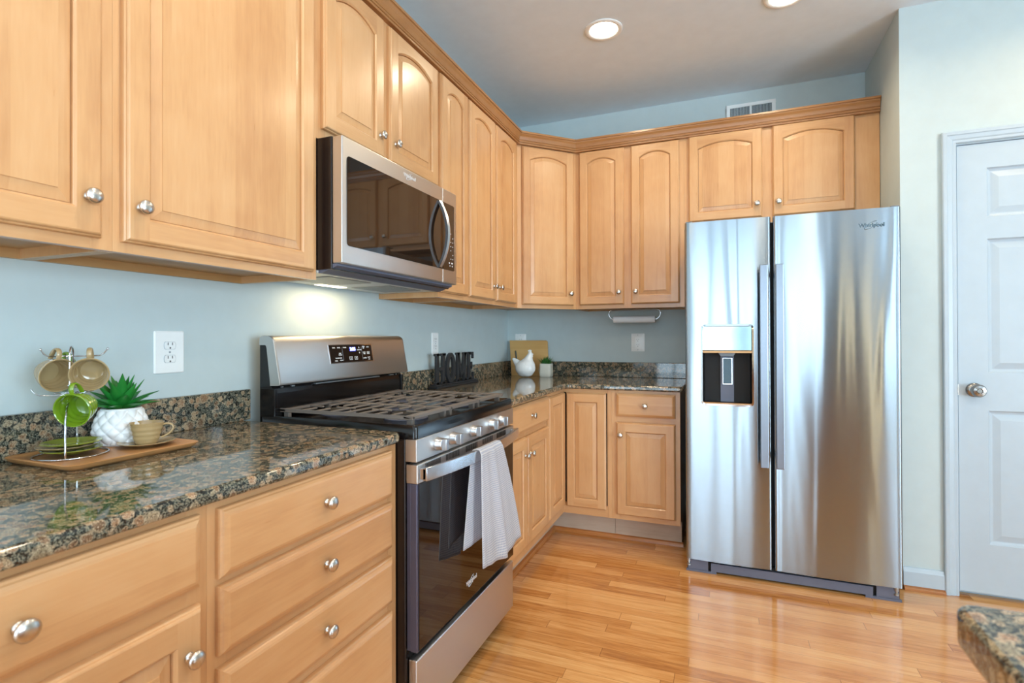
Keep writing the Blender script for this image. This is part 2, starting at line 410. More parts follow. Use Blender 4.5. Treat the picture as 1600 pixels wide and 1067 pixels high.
# pantry door, casing, baseboard
def panel_door():
    x0, x1, z0, z1 = 2.503, 3.267, .022, 2.062; yf = YS+.004
    d = MB()
    xs = [x0, 2.612, 2.83, 2.94, 3.158, x1]; zs = [z0, .245, .85, 1.022, 1.628, 1.727, 1.95, z1]
    holes = [(i, j) for i in (1, 3) for j in (1, 3, 5)]
    for i in range(5):
        for j in range(7):
            if (i, j) in holes:
                a, b, c, e = xs[i], xs[i+1], zs[j], zs[j+1]
                L = []
                for ins, dy in ((0, 0), (.006, .007), (.014, .010), (.018, .010), (.044, .003)):
                    L.append([(a+ins, yf+dy, c+ins), (b-ins, yf+dy, c+ins), (b-ins, yf+dy, e-ins), (a+ins, yf+dy, e-ins)])
                d.loops(L, 0, True, False, True)
            else:
                d.add([(xs[i], yf, zs[j]), (xs[i+1], yf, zs[j]), (xs[i+1], yf, zs[j+1]), (xs[i], yf, zs[j+1])], [(0, 1, 2, 3)])
    d.loops([[(x0, yf, z0), (x1, yf, z0), (x1, yf, z1), (x0, yf, z1)], [(x0, yf+.036, z0), (x1, yf+.036, z0), (x1, yf+.036, z1), (x0, yf+.036, z1)]], 0, True, False, True)
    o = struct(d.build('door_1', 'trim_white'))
    kn = MB(); mt = Matrix.Translation((2.561, yf, .942)) @ rot_to((0, -1, 0))
    kn.lathe([(0, 0), (.032, 0), (.032, .004), (.028, .009), (.016, .012), (.012, .024), (.013, .03), (.024, .036), (.0285, .044), (.0285, .052), (.023, .060), (.012, .062), (.009, .059), (0, .059)], 32, mt)
    kn.build('door_knob', 'nickel_dark', o, 40)
    lt = MB().box(x0-.0045, x0+.002, yf-.001, yf+.02, .918, .966); lt.build('latch_plate', 'nickel', o)
    # casing
    prof = [(0, 0), (0, .016), (.004, .019), (.016, .019), (.020, .016), (.036, .013), (.041, .010), (.051, .010), (.055, .006), (.055, 0)]  # from outer edge inwards: (inset, depth)
    c = MB(); xo0, xo1, zo = 2.443, 3.327, 2.126; L = []
    L.append([(xo0+i, YS-t, 0) for i, t in prof]); L.append([(xo0+i, YS-t, zo-i) for i, t in prof])
    L.append([(xo1-i, YS-t, zo-i) for i, t in prof]); L.append([(xo1-i, YS-t, 0) for i, t in prof])
    c.loops(L, 0, True, True, True)
    c.box(2.4975, 2.5002, YS, YS+.09, 0, 2.066); c.box(3.2698, 3.2725, YS, YS+.09, 0, 2.066); c.box(2.4975, 3.2725, YS, YS+.09, 2.0645, 2.0685)
    c.box(2.498, 3.272, YS+.045, YS+.06, 0, 2.066)
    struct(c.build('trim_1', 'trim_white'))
    b = [(0, 0), (.014, 0), (.014, .070), (.010, .078), (.006, .088), (0, .09)]
    s = MB(); s.sweep([(XS, YS-.0), (2.4425, YS-.0)], [(o_, z+.012) for o_, z in b], 1); struct(s.build('baseboard_pantry', 'trim_white'))
    s = MB(); s.sweep([(XS, YS-.001), (2.4425, YS-.001)], [(0, 0), (.030, 0), (.029, .008), (.024, .014), (.0142, .018), (0, .018)], 1); struct(s.build('trim_2', 'floor_trim'))
    s = MB(); s.sweep([(3.3275, YS), (XR, YS)], [(o_, z) for o_, z in b], 1); struct(s.build('baseboard_right', 'trim_white'))
panel_door()

# ------------------------------------------------------------------ cabinets
KNOB = MB().lathe([(0, 0), (.0085, 0), (.0085, .002), (.006, .004), (.0052, .011), (.007, .0135), (.013, .0155), (.0155, .019), (.0152, .0225), (.0115, .0255), (.005, .0272), (0, .0275)], 24,
                  rot_to((0, -1, 0))).mesh('knob', 'nickel', 50)
def knob(parent, x, y, z):
    o = bpy.data.objects.new('knob', KNOB); COL.objects.link(o); o.parent = parent; o.location = (x, y, z); return o
DT = .020
def door_mesh(w, h, arched, st=.050, rail=.052, rise=.032, toprail=.048):
    """door in local coordinates: x 0..w, z 0..h, back at y=0, face at y=-DT"""
    m = MB(); yf = -DT; e = .009
    R = lambda i, y: [(i, y, i), (w-i, y, i), (w-i, y, h-i), (i, y, h-i)]
    prof = [(0, 0), (0, -.008), (.001, -.0115), (.004, -.0135), (.0045, -.016), (.0065, -.0188), (e, yf)]
    m.loops([R(i, y) for i, y in prof], 0, True, True, False)
    N = 14
    def opening(d):
        x0, x1, z0 = st+d, w-st-d, rail+d
        if not arched: return [(x0, z0), (x1, z0), (x1, h-toprail-.004-d), (x0, h-toprail-.004-d)]
        zs = h-toprail-rise; c = (w-2*st)/2; rad = (c*c+rise*rise)/(2*rise); zc = zs+rise-rad
        pts = [(x0, z0), (x1, z0)]
        for k in range(N+1):
            x = x1+(x0-x1)*k/N; pts.append((x, zc+math.sqrt(max((rad-d)**2-(x-w/2)**2, 0))))
        return pts
    op = opening(0)
    # frame faces: stiles run full height, rails between
    zl = op[-1][1]; zr = op[2][1]
    m.add([(e, yf, e), (st, yf, e), (st, yf, rail), (st, yf, zl), (st, yf, h-e), (e, yf, h-e)], [(0, 1, 2, 3, 4, 5)], 0)
    m.add([(w-st, yf, e), (w-e, yf, e), (w-e, yf, h-e), (w-st, yf, h-e), (w-st, yf, zr), (w-st, yf, rail)], [(0, 1, 2, 3, 4, 5)], 0)
    m.add([(st, yf, e), (w-st, yf, e), (w-st, yf, rail), (st, yf, rail)], [(0, 1, 2, 3)], 1)
    top = op[2:]
    for a, b in zip(top[:-1], top[1:]):
        m.add([(a[0], yf, a[1]), (a[0], yf, h-e), (b[0], yf, h-e), (b[0], yf, b[1])], [(0, 1, 2, 3)], 1)
    L = [[(x, y, z) for x, z in opening(d)] for d, y in ((0, yf), (.0015, yf+.0012), (.004, yf+.0040), (.0050, yf+.0045), (.0055, yf+.0125), (.0072, yf+.0125), (.0075, yf+.0090), (.030, yf+.0040), (.0303, yf+.0018))]
    m.loops(L, 0, True, False, True)
    return m
def drawer_mesh(w, h):
    m = MB(); R = lambda i, y: [(i, y, i), (w-i, y, i), (w-i, y, h-i), (i, y, h-i)]
    m.loops([R(i, y) for i, y in [(0, 0), (0, -.008), (.0015, -.011), (.005, -.0125), (.007, -.0155), (.012, -.0185), (.017, -DT)]], 0, True, True, True)
    return m
def add_door(root, x0, x1, z0, z1, arched, kx=None, kz=None, name='door'):
    o = door_mesh(x1-x0, z1-z0, arched).build(name, ['wood_v', 'wood_h'], root, loc=(x0, -.0005, z0))
    if kx is not None: knob(o, kx-x0, -DT, kz-z0)
    return o
def add_drawer(root, x0, x1, z0, z1, kx=None):
    o = drawer_mesh(x1-x0, z1-z0).build('drawer', 'wood_h', root, loc=(x0, -.0005, z0))
    knob(o, (x1-x0)/2 if kx is None else kx-x0, -DT, (z1-z0)/2)
    return o
def face_frame(root, w, z0, z1, stiles, rails):
    m = MB()
    for a, b in stiles: m.box(a, b, 0, .019, z0, z1, 0)
    xs = sorted(stiles)
    for (a0, a1), (b0, b1) in zip(xs[:-1], xs[1:]):
        for c, d in rails: m.box(a1, b0, .0004, .019, c, d, 1)
    m.box(.002, w-.002, .012, .0185, z0+.02, z1-.02, 2)
    return m.build('face_frame', ['wood_v', 'wood_h', 'dark_gap'], root)
ZU0, ZU1 = 1.370, 2.400; DU = .316
def carcass_upper(root, w, z0, z1, depth, lip=.022):
    m = MB(); y0, y1 = .019, depth-.001
    m.box(0, .014, y0, y1, z0, z1, 0); m.box(w-.014, w, y0, y1, z0, z1, 0)
    m.box(.001, .0135, y0, y1, z0-.0006, z0+.001, 2); m.box(w-.0135, w-.001, y0, y1, z0-.0006, z0+.001, 2)
    m.box(.014, w-.014, y0, y1, z0+lip, z0+lip+.012, 1); m.box(.014, w-.014, y0, y1, z1-.012, z1, 1)
    m.box(.014, w-.014, y1-.014, y1, z0, z1-.012, 1)
    return m.build('carcass', ['wood_v', 'wood_under', 'wood_edge'], root)
def upper(label, px, py, rz, w, doors, z0=ZU0, z1=ZU1, mids=(), depth=DU, sw=.042, dz=(1.392, 2.382), arched=True, group=None):
    r = thing('upper_cabinet', label, 'cabinet', (px, py, z0), rz, group)
    L = lambda z: z-z0
    carcass_upper(r, w, 0, z1-z0, depth)
    face_frame(r, w, 0, z1-z0, [(0, sw)]+list(mids)+[(w-sw, w)], [(0, .040), (z1-z0-.045, z1-z0)])
    for x0, x1, side in doors:
        kx = x0+.030 if side == 'l' else x1-.030
        add_door(r, x0, x1, L(dz[0]), L(dz[1]), arched, kx, L(dz[0])+.077)
    return r
RL = PI/2
XFF = .316; Y1, Y2, Y3, YD = -2.9535, -2.3564, -1.5951, -.6095
upper('maple wall cabinet at the far left, its knob at the lower right of the door', XFF, -3.564, RL, .610, [(.022, .584, 'r')])
upper('wide maple wall cabinet with one door, between the leftmost cabinet and the microwave', XFF, Y1, RL, .597, [(.0145, .5745, 'l')])
upper('short maple cabinet with two arched doors directly above the microwave', XFF, Y2, RL, .7613,
      [(.020, .339, 'r'), (.376, .738, 'l')], z0=1.818, mids=[(.330, .386)], dz=(1.853, 2.373))
upper('narrow maple wall cabinet with one arched door, immediately right of the microwave', XFF, Y3, RL, .285, [(.010, .275, 'l')], dz=(1.392, 2.378))
upper('maple wall cabinet with two narrow arched doors on the left wall, beside the corner', XFF, -1.310, RL, .7005,
      [(.008, .326, 'r'), (.346, .646, 'l')], mids=[(.315, .357)], dz=(1.392, 2.378))
def diag():
    r = thing('corner_cabinet', 'diagonal maple corner wall cabinet with a single arched door', 'cabinet', (XFF, YD, ZU0), PI/4)
    w = .415; h = ZU1-ZU0; m = MB()
    s = math.sqrt(.5)
    def loc(x, y): dx, dy = x-XFF, y-YD; return (dx*s+dy*s, -dx*s+dy*s)
    pl = [loc(*p) for p in ((XFF+.001, YD+.014), (.001, YD+.001), (.001, -.001), (.608, -.001), (.5955, -XFF-.001))]
    m.prism(pl, lambda u, v, d: (u, v, d), .022, h)
    a = [loc(*p) for p in ((XFF, YD+.0005), (.001, YD+.0005), (.001, YD+.014), (XFF, YD+.014))]; m.prism(a, lambda u, v, d: (u, v, d), 0, .022)
    a = [loc(*p) for p in ((.608, -XFF), (.608, -.001), (.595, -.001), (.595, -XFF))]; m.prism(a, lambda u, v, d: (u, v, d), 0, .022)
    m.build('carcass', ['wood_under'], r)
    face_frame(r, w, 0, h, [(0, .032), (w-.026, w)], [(0, .040), (h-.045, h)])
    add_door(r, .029, w-.021, .022, 1.008, True, w-.021-.030, .022+.077)
diag()
upper('maple wall cabinet with two arched doors on the back wall, above the paper towel holder', .6095, -DU, 0, .6755,
      [(.028, .314, 'r'), (.358, .648, 'l')], mids=[(.305, .368)], dz=(1.394, 2.382))
r = upper('short wide maple cabinet with two arched doors above the refrigerator', 1.2855, -DU, 0, .996,
      [(.025, .427, 'r'), (.478, .881, 'l')], z0=1.835, mids=[(.011, .034), (.416, .489), (.872, .985)], dz=(1.873, 2.388), sw=.011)

# crown moulding
cp = [(0, 2.384), (.020, 2.384), (.022, 2.387), (.022, 2.391), (.0165, 2.392), (.0165, 2.396), (.021, 2.398), (.0225, 2.402), (.021, 2.406), (.016, 2.407), (.016, 2.411), (.019, 2.413), (.0215, 2.420), (.0245, 2.430), (.028, 2.437), (.033, 2.442), (.034, 2.447), (.0355, 2.4475), (.0355, 2.449), (.040, 2.450), (.040, 2.461), (0, 2.461)]
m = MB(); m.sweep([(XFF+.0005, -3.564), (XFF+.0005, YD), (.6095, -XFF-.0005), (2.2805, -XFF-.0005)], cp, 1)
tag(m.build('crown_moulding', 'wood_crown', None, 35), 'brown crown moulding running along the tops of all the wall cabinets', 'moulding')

# base cabinets
ZB0, ZB1 = .143, .8838
def carcass_base(root, w, depth=.609):
    m = MB(); m.box(.001, w-.001, .0192, depth, ZB0, ZB1-.001, 0)
    m.box(.001, w-.001, .094, depth, .001, ZB0, 1)
    return m.build('carcass', ['wood_v', 'toe_wood'], root)
def base(name, label, px, py, rz, w, stiles, rails):
    r = thing(name, label, 'cabinet', (px, py, 0), rz)
    carcass_base(r, w); face_frame(r, w, ZB0, ZB1, stiles, rails)
    return r
r = base('base_cabinet', 'maple base cabinet at the far left with one drawer over a raised-panel door', .61, -3.565, RL, .597,
         [(0, .04), (.557, .597)], [(ZB0, .205), (.690, .752), (.858, ZB1)])
add_drawer(r, .022, .577, .737, .868, .305); add_door(r, .022, .577, .185, .706, False, .577-.030, .706-.078)
r = base('drawer_cabinet', 'maple base cabinet with a stack of four drawers, left of the range', .61, -2.9675, RL, .6095,
         [(0, .04), (.5695, .6095)], [(ZB0, .2), (.40, .437), (.553, .597), (.712, .742), (.855, ZB1)])
for a, b in ((.733, .866), (.588, .719), (.432, .564), (.180, .408)): add_drawer(r, .0175, .577, a, b)
r = base('base_cabinet', 'maple base cabinet with one drawer over two narrow doors, right of the range', .61, -1.594, RL, .652,
         [(0, .04), (.300, .330), (.620, .652)], [(ZB0, .205), (.695, .755), (.860, ZB1)])
add_drawer(r, .020, .648, .739, .872, .365)
add_door(r, .020, .300, .192, .714, False, .300-.030, .714-.085); add_door(r, .314, .640, .192, .712, False, .314+.030, .712-.085)
def corner_base():
    r = thing('corner_base_cabinet', 'maple corner base cabinet with two hinged narrow panels meeting in the inside corner', 'cabinet', (0, 0, 0), 0)
    m = MB(); z0, z1 = ZB0, ZB1-.001
    a = .59; m.prism([(.001, -.941), (a, -.941), (a, -a), (.899, -a), (.899, -.001), (.001, -.001)], lambda u, v, d: (u, v, d), z0, z1, 0)
    k = .516; m.prism([(.001, -.941), (k, -.941), (k, -k), (.899, -k), (.899, -.001), (.001, -.001)], lambda u, v, d: (u, v, d), .001, z0, 1)
    m.build('carcass', ['wood_v', 'toe_wood'], r)
    f = MB()
    for a, b in ((ZB0, .205), (.862, ZB1)):
        f.box(a_ := .5905, .61, -.941, -.5905, a, b, 0); f.box(.61, .873, -.61, -.5905, a, b, 0)
    f.box(.873, .899, -.6101, -.5905, ZB0, ZB1, 2); f.box(.5905, .61, -.9415, -.938, ZB0, ZB1, 2)
    f.box(.5905, .594, -.938, -.594, .2, .87, 1); f.box(.594, .873, -.594, -.5905, .2, .87, 1)
    f.build('face_frame', ['wood_h', 'dark_gap', 'wood_v'], r)
    o = door_mesh(.239, .668, False, st=.045).build('door', ['wood_v', 'wood_h'], r, loc=(.6085, -.869, .194), rot=(0, 0, RL))
    o.location = (.6085, -.937+.003, .194); o.data.transform(Matrix.Diagonal((.306/.239, 1, 1, 1)))
    door_mesh(.238, .676, False, st=.048).build('door', ['wood_v', 'wood_h'], r, loc=(.6292, -.6085, .186))
corner_base()
r = base('base_cabinet', 'maple base cabinet with one drawer over one door, left of the refrigerator', .8995, -.61, 0, .3775,
         [(0, .040), (.3385, .3775)], [(ZB0, .19), (.690, .746), (.858, ZB1)])
add_drawer(r, .0275, .3535, .734, .867); add_door(r, .0275, .3535, .172, .702, False, .0275+.025, .702-.072)
# shoe moulding at the toe kicks
s = MB(); s.sweep([(.5155, -1.59), (.5155, -.5155), (1.285, -.5155)], [(0, .0005), (.019, .0005), (.018, .010), (.013, .018), (.004, .022), (0, .022)], 1)
tag(s.build('shoe_moulding', 'floor_trim'), 'thin brown shoe moulding on the floor under the corner base cabinets', 'moulding')

# ------------------------------------------------------------------ granite
ZT0, ZT1 = .884, .914
def slab(poly, name, label, corners=()):
    m = MB(); m.prism(poly, lambda u, v, d: (u, v, d), ZT0, ZT1)
    return tag(m.build(name, 'granite', None, 40, bevel=.009, seg=3), label, 'countertop')
slab([(.0005, -3.565), (.637, -3.565)]+arc(.607, -2.3875, .03, 0, 90, 5)+[(.0005, -2.3575)], 'granite_countertop', 'polished brown granite countertop left of the range, under the wooden tray')
slab([(.0005, -1.5935), (.637, -1.5935), (.637, -.665)]+arc(.667, -.667, .03, 180, 90, 4)[1:]+[(1.268, -.637)]+arc(1.277, -.617, .02, -90, 0, 4)+[(1.297, -.0005), (.0005, -.0005)],
     'granite_countertop', 'polished brown granite countertop turning the corner, under the white hen')
def splash(x0, x1, y0, y1, label):
    tag(MB().box(x0, x1, y0, y1, ZT1, 1.016).build('granite_backsplash', 'granite', None, bevel=.003, seg=2), label, 'backsplash')
splash(.0005, .02, -3.565, -2.337, 'low granite backsplash behind the wooden tray and green plant')
splash(.0005, .02, -1.5935, -.0205, 'low granite backsplash behind the black letter sign')
splash(.0005, 1.297, -.02, -.0005, 'low granite backsplash along the back wall, left of the refrigerator')
def island():
    r = thing('kitchen_island', 'granite topped kitchen island, its blurred corner at the lower right', 'island', (1.72, -4.4, 0))
    m = MB(); m.prism(arc(.02, 1.385, .02, 180, 90, 4)+[(.95, 1.405), (.95, -.6), (0, -.6)], lambda u, v, d: (u, v, d), .874, .914)
    m.build('countertop', 'granite', r, 40, bevel=.006, seg=3, loc=(0, 0, 0))
    MB().box(.30, .92, -.57, 1.12, 0, .873).build('cabinet_base', 'wood_v', r)
island()

# ------------------------------------------------------------------ refrigerator
def swoosh(m, c, a, b, tilt, xd, yd, nd, r=.0011, t0=20, t1=330):
    pts = []
    for k in range(29):
        t = math.radians(t0+(t1-t0)*k/28); u = a*math.cos(t); v = b*math.sin(t)
        u, v = u*math.cos(tilt)-v*math.sin(tilt), u*math.sin(tilt)+v*math.cos(tilt)
        pts.append(Vector(c)+Vector(xd)*u+Vector(yd)*v+Vector(nd)*.0006)
    m.tube(pts, r, 5)
def logo(parent, c, xd, yd, width, mat='letter_grey'):
    nd = Vector(xd).cross(Vector(yd))
    s = width/2.55*.62
    o = text_mesh('logo', 'Whirlpool', s, mat, parent, frame_m(Vector(c)+nd*.0006, xd, yd), .0006, s*.02, 1.0)
    w = max(v.co.dot(Vector(xd).normalized()) for v in o.data.vertices)-min(v.co.dot(Vector(xd).normalized()) for v in o.data.vertices)
    m = MB(); swoosh(m, Vector(c)-Vector(xd)*w*.03, w*.30, w*.10, math.radians(33), xd, yd, nd, w*.011)
    me = m.mesh('swoosh', mat, 60); q = bpy.data.objects.new('logo_ring', me); COL.objects.link(q); q.parent = o
    return o
def fridge():
    r = thing('refrigerator', 'stainless steel side by side refrigerator with ice and water dispenser', 'refrigerator', (1.7795, -.44, 0))
    ox, oy = 1.7795, -.44
    T = lambda x, y: (x-ox, y-oy)
    X0, X1 = 1.321, 2.238; z0, z1 = .067, 1.766; yf = -.849; yb = -.792
    b = MB(); b.box(X0+.006-ox, X1-.006-ox, yb+.012-oy, -.03-oy, .012, 1.752)
    b.build('cabinet_body', 'grey_plastic', r, bevel=.004)
    b = MB(); b.box(X0+.012-ox, X1-.012-ox, yb-.002-oy, yb+.012-oy, .07, 1.745); b.build('door_gasket', 'dark_gap', r)
    def door(x0, x1, hole=None):
        m = MB(); w = x1-x0; xc = (x0+x1)/2; bow = .007; rc = .010
        xs = []
        for k in range(6):
            a = math.radians(90*k/5); xs.append((x0+rc*(1-math.cos(a)), rc*(1-math.sin(a))))
        inner = [x0+rc+(w-2*rc)*k/24 for k in range(1, 24)]
        if hole: inner = sorted(set([x for x in inner if min(abs(x-hole[0]), abs(x-hole[1])) > .006]+[hole[0], hole[1]]))
        xs += [(x, 0) for x in inner]
        for k in range(6):
            a = math.radians(90-90*k/5); xs.append((x1-rc*(1-math.cos(a)), rc*(1-math.sin(a))))
        y = lambda x, e: yf+e+bow*((x-xc)/(w/2))**2
        zs = [z0, z0+.004, z1-.004, z1]
        if hole: zs = sorted(zs+[hole[2], hole[3]])
        ring = [(x, y(x, e)) for x, e in xs]
        for i in range(len(ring)-1):
            for j in range(len(zs)-1):
                if hole and hole[0]-1e-6 <= ring[i][0] and ring[i+1][0] <= hole[1]+1e-6 and zs[j] >= hole[2]-1e-6 and zs[j+1] <= hole[3]+1e-6: continue
                (xa, ya), (xb, yb_) = ring[i], ring[i+1]
                m.add([(xa-ox, ya-oy, zs[j]), (xb-ox, yb_-oy, zs[j]), (xb-ox, yb_-oy, zs[j+1]), (xa-ox, ya-oy, zs[j+1])], [(0, 1, 2, 3)])
        full = ring+[(x1, yb), (x0, yb)]
        for z in (z0, z1): m.add([(x-ox, q-oy, z) for x, q in full], [tuple(range(len(full)))])
        for (xa, ya), (xb, yb_) in ((ring[0], (x0, yb)), (ring[-1], (x1, yb)), ((x0, yb), (x1, yb))):
            if hole and xa == x0 and xb == x1: continue
            m.add([(xa-ox, ya-oy, z0), (xb-ox, yb_-oy, z0), (xb-ox, yb_-oy, z1), (xa-ox, ya-oy, z1)], [(0, 1, 2, 3)])
        return m.build('door', 'steel_fridge', r, 50)
    H = (1.400, 1.634, .852, 1.244)
    dl = door(X0, 1.7145, H); dr = door(1.7255, X1)
    # handles: flat bars on two posts
    for d, (a, b_) in ((dl, (1.6625, 1.6975)), (dr, (1.7305, 1.7645))):
        h = MB(); h.box(a-ox, b_-ox, -.905-oy, -.890-oy, .566, 1.529)
        for z in (.60, 1.47): h.box(a+.006-ox, b_-.006-ox, -.891-oy, yf+.004-oy, z, z+.03)
        h.build('handle', 'steel_dark', d, bevel=.0025)
    # dispenser
    x0, x1, za, zb = H; xm = (x0+x1)/2
    dsp = MB(); yo = yf-.003
    outer = rrect(x0-.004, x1+.004, za-.006, zb+.006, .022); inner = rrect(x0+.004, x1-.004, za+.003, zb-.003, .018)
    q = lambda pts, y: [(x-ox, y-oy, z) for x, z in pts]
    dsp.loops([q(outer, yf+.006), q(outer, yo), q(inner, yo-.001), q(inner, yf+.006)], 0)
    D = dsp.build('dispenser', 'chrome', dl, 40)
    sc = MB(); sc.box(x0+.0035-ox, x1-.0035-ox, yf+.001-oy, yf+.02-oy, 1.119, zb-.0025)
    sc.build('control_screen', 'screen_silver', D, bevel=.003)
    tr = MB(); tr.box(x0+.004-ox, x1-.004-ox, yf-.001-oy, yf+.02-oy, 1.108, 1.118); tr.build('trim_strip', 'bronze', D)
    rec = MB(); dp = .056
    za2 = 1.108; zf = za+.010
    rec.loops([[(x0+.002-ox, yf+.005-oy, za+.002), (x1-.002-ox, yf+.005-oy, za+.002), (x1-.002-ox, yf+.005-oy, za2), (x0+.002-ox, yf+.005-oy, za2)],
               [(x0+.012-ox, yf+dp-oy, zf), (x1-.012-ox, yf+dp-oy, zf), (x1-.012-ox, yf+dp-oy, za2), (x0+.012-ox, yf+dp-oy, za2)]], 0, True, False, True)
    rec.build('recess', 'recess_black', D)
    pd = MB(); pd.box(xm-.030-ox, xm+.032-ox, yf+dp-.008-oy, yf+dp-.001-oy, zf, 1.10); pd.build('back_plate', 'kick_grey', D)
    pd = MB(); pd.box(xm-.021-ox, xm+.024-ox, yf+dp-.020-oy, yf+dp-.006-oy, .950, 1.083, 0); pd.box(xm-.018-ox, xm+.021-ox, yf+dp-.0215-oy, yf+dp-.0195-oy, .953, 1.080, 1)
    pd.prism([(xm-.04, 1.108), (xm+.04, 1.108), (xm+.03, 1.092), (xm-.03, 1.092)], lambda u, v, d: (u-ox, d-oy, v), yf+.02, yf+dp-.002, 2)
    pd.build('paddle', ['chrome', 'paddle_blue', 'grey_plastic'], D, bevel=.002)
    ty = MB(); ty.box(x0+.004-ox, x1-.004-ox, yf-.002-oy, yf+.03-oy, za-.001, za+.009); ty.build('drip_tray', 'bronze', D, bevel=.002)
    # base grille with notches
    g = MB(); yk = -.829
    poly = [(X0, .0), (1.463, .0), (1.463, .012), (2.097, .012), (2.097, 0), (X1-.003, 0), (X1-.003, .010), (2.126, .010), (2.126, .052), (1.438, .052), (1.438, .010), (X0, .010)]
    g.prism(poly, lambda u, v, d: (u-ox, d-oy, v), yk, yk+.012)
    g.box(X0+.008-ox, 1.424-ox, yk+.004-oy, yk+.014-oy, .009, .064); g.box(2.14-ox, X1-.012-ox, yk+.004-oy, yk+.014-oy, .009, .064)
    g.box(X0+.004-ox, X1-.008-ox, yk+.016-oy, -.10-oy, .004, .066, 1)
    for xx in (X0+.012, X1-.022):
        g.lathe([(0, .028), (.009, .028), (.009, .036), (.005, .038), (.005, .046), (.009, .048), (.009, .0655), (0, .0655)], 14, Matrix.Translation((xx-ox, yk+.004-oy, 0)), 2)
    g.build('base_grille', ['kick_grey', 'dark_gap', 'aluminium'], r)
    for a in (X0+.002, X1-.036):
        hc = MB(); hc.box(a-ox, a+.034-ox, yf+.02-oy, yf+.09-oy, 1.7662, 1.775); hc.build('hinge_cover', 'grey_plastic', r, bevel=.003)
    lg = logo(dr, (2.126-ox, yf+.0012-oy, 1.690), (1, 0, 0), (0, 0, 1), .098, 'logo_blue')
plain('screen_silver', srgb(150, 172, 176), .1, .85); plain('bronze', srgb(178, 134, 92), .35, .7)
plain('recess_black', srgb(14, 15, 17), .3); plain('paddle_blue', srgb(66, 92, 106), .35); plain('logo_blue', srgb(92, 112, 122), .25, .6)
fridge()

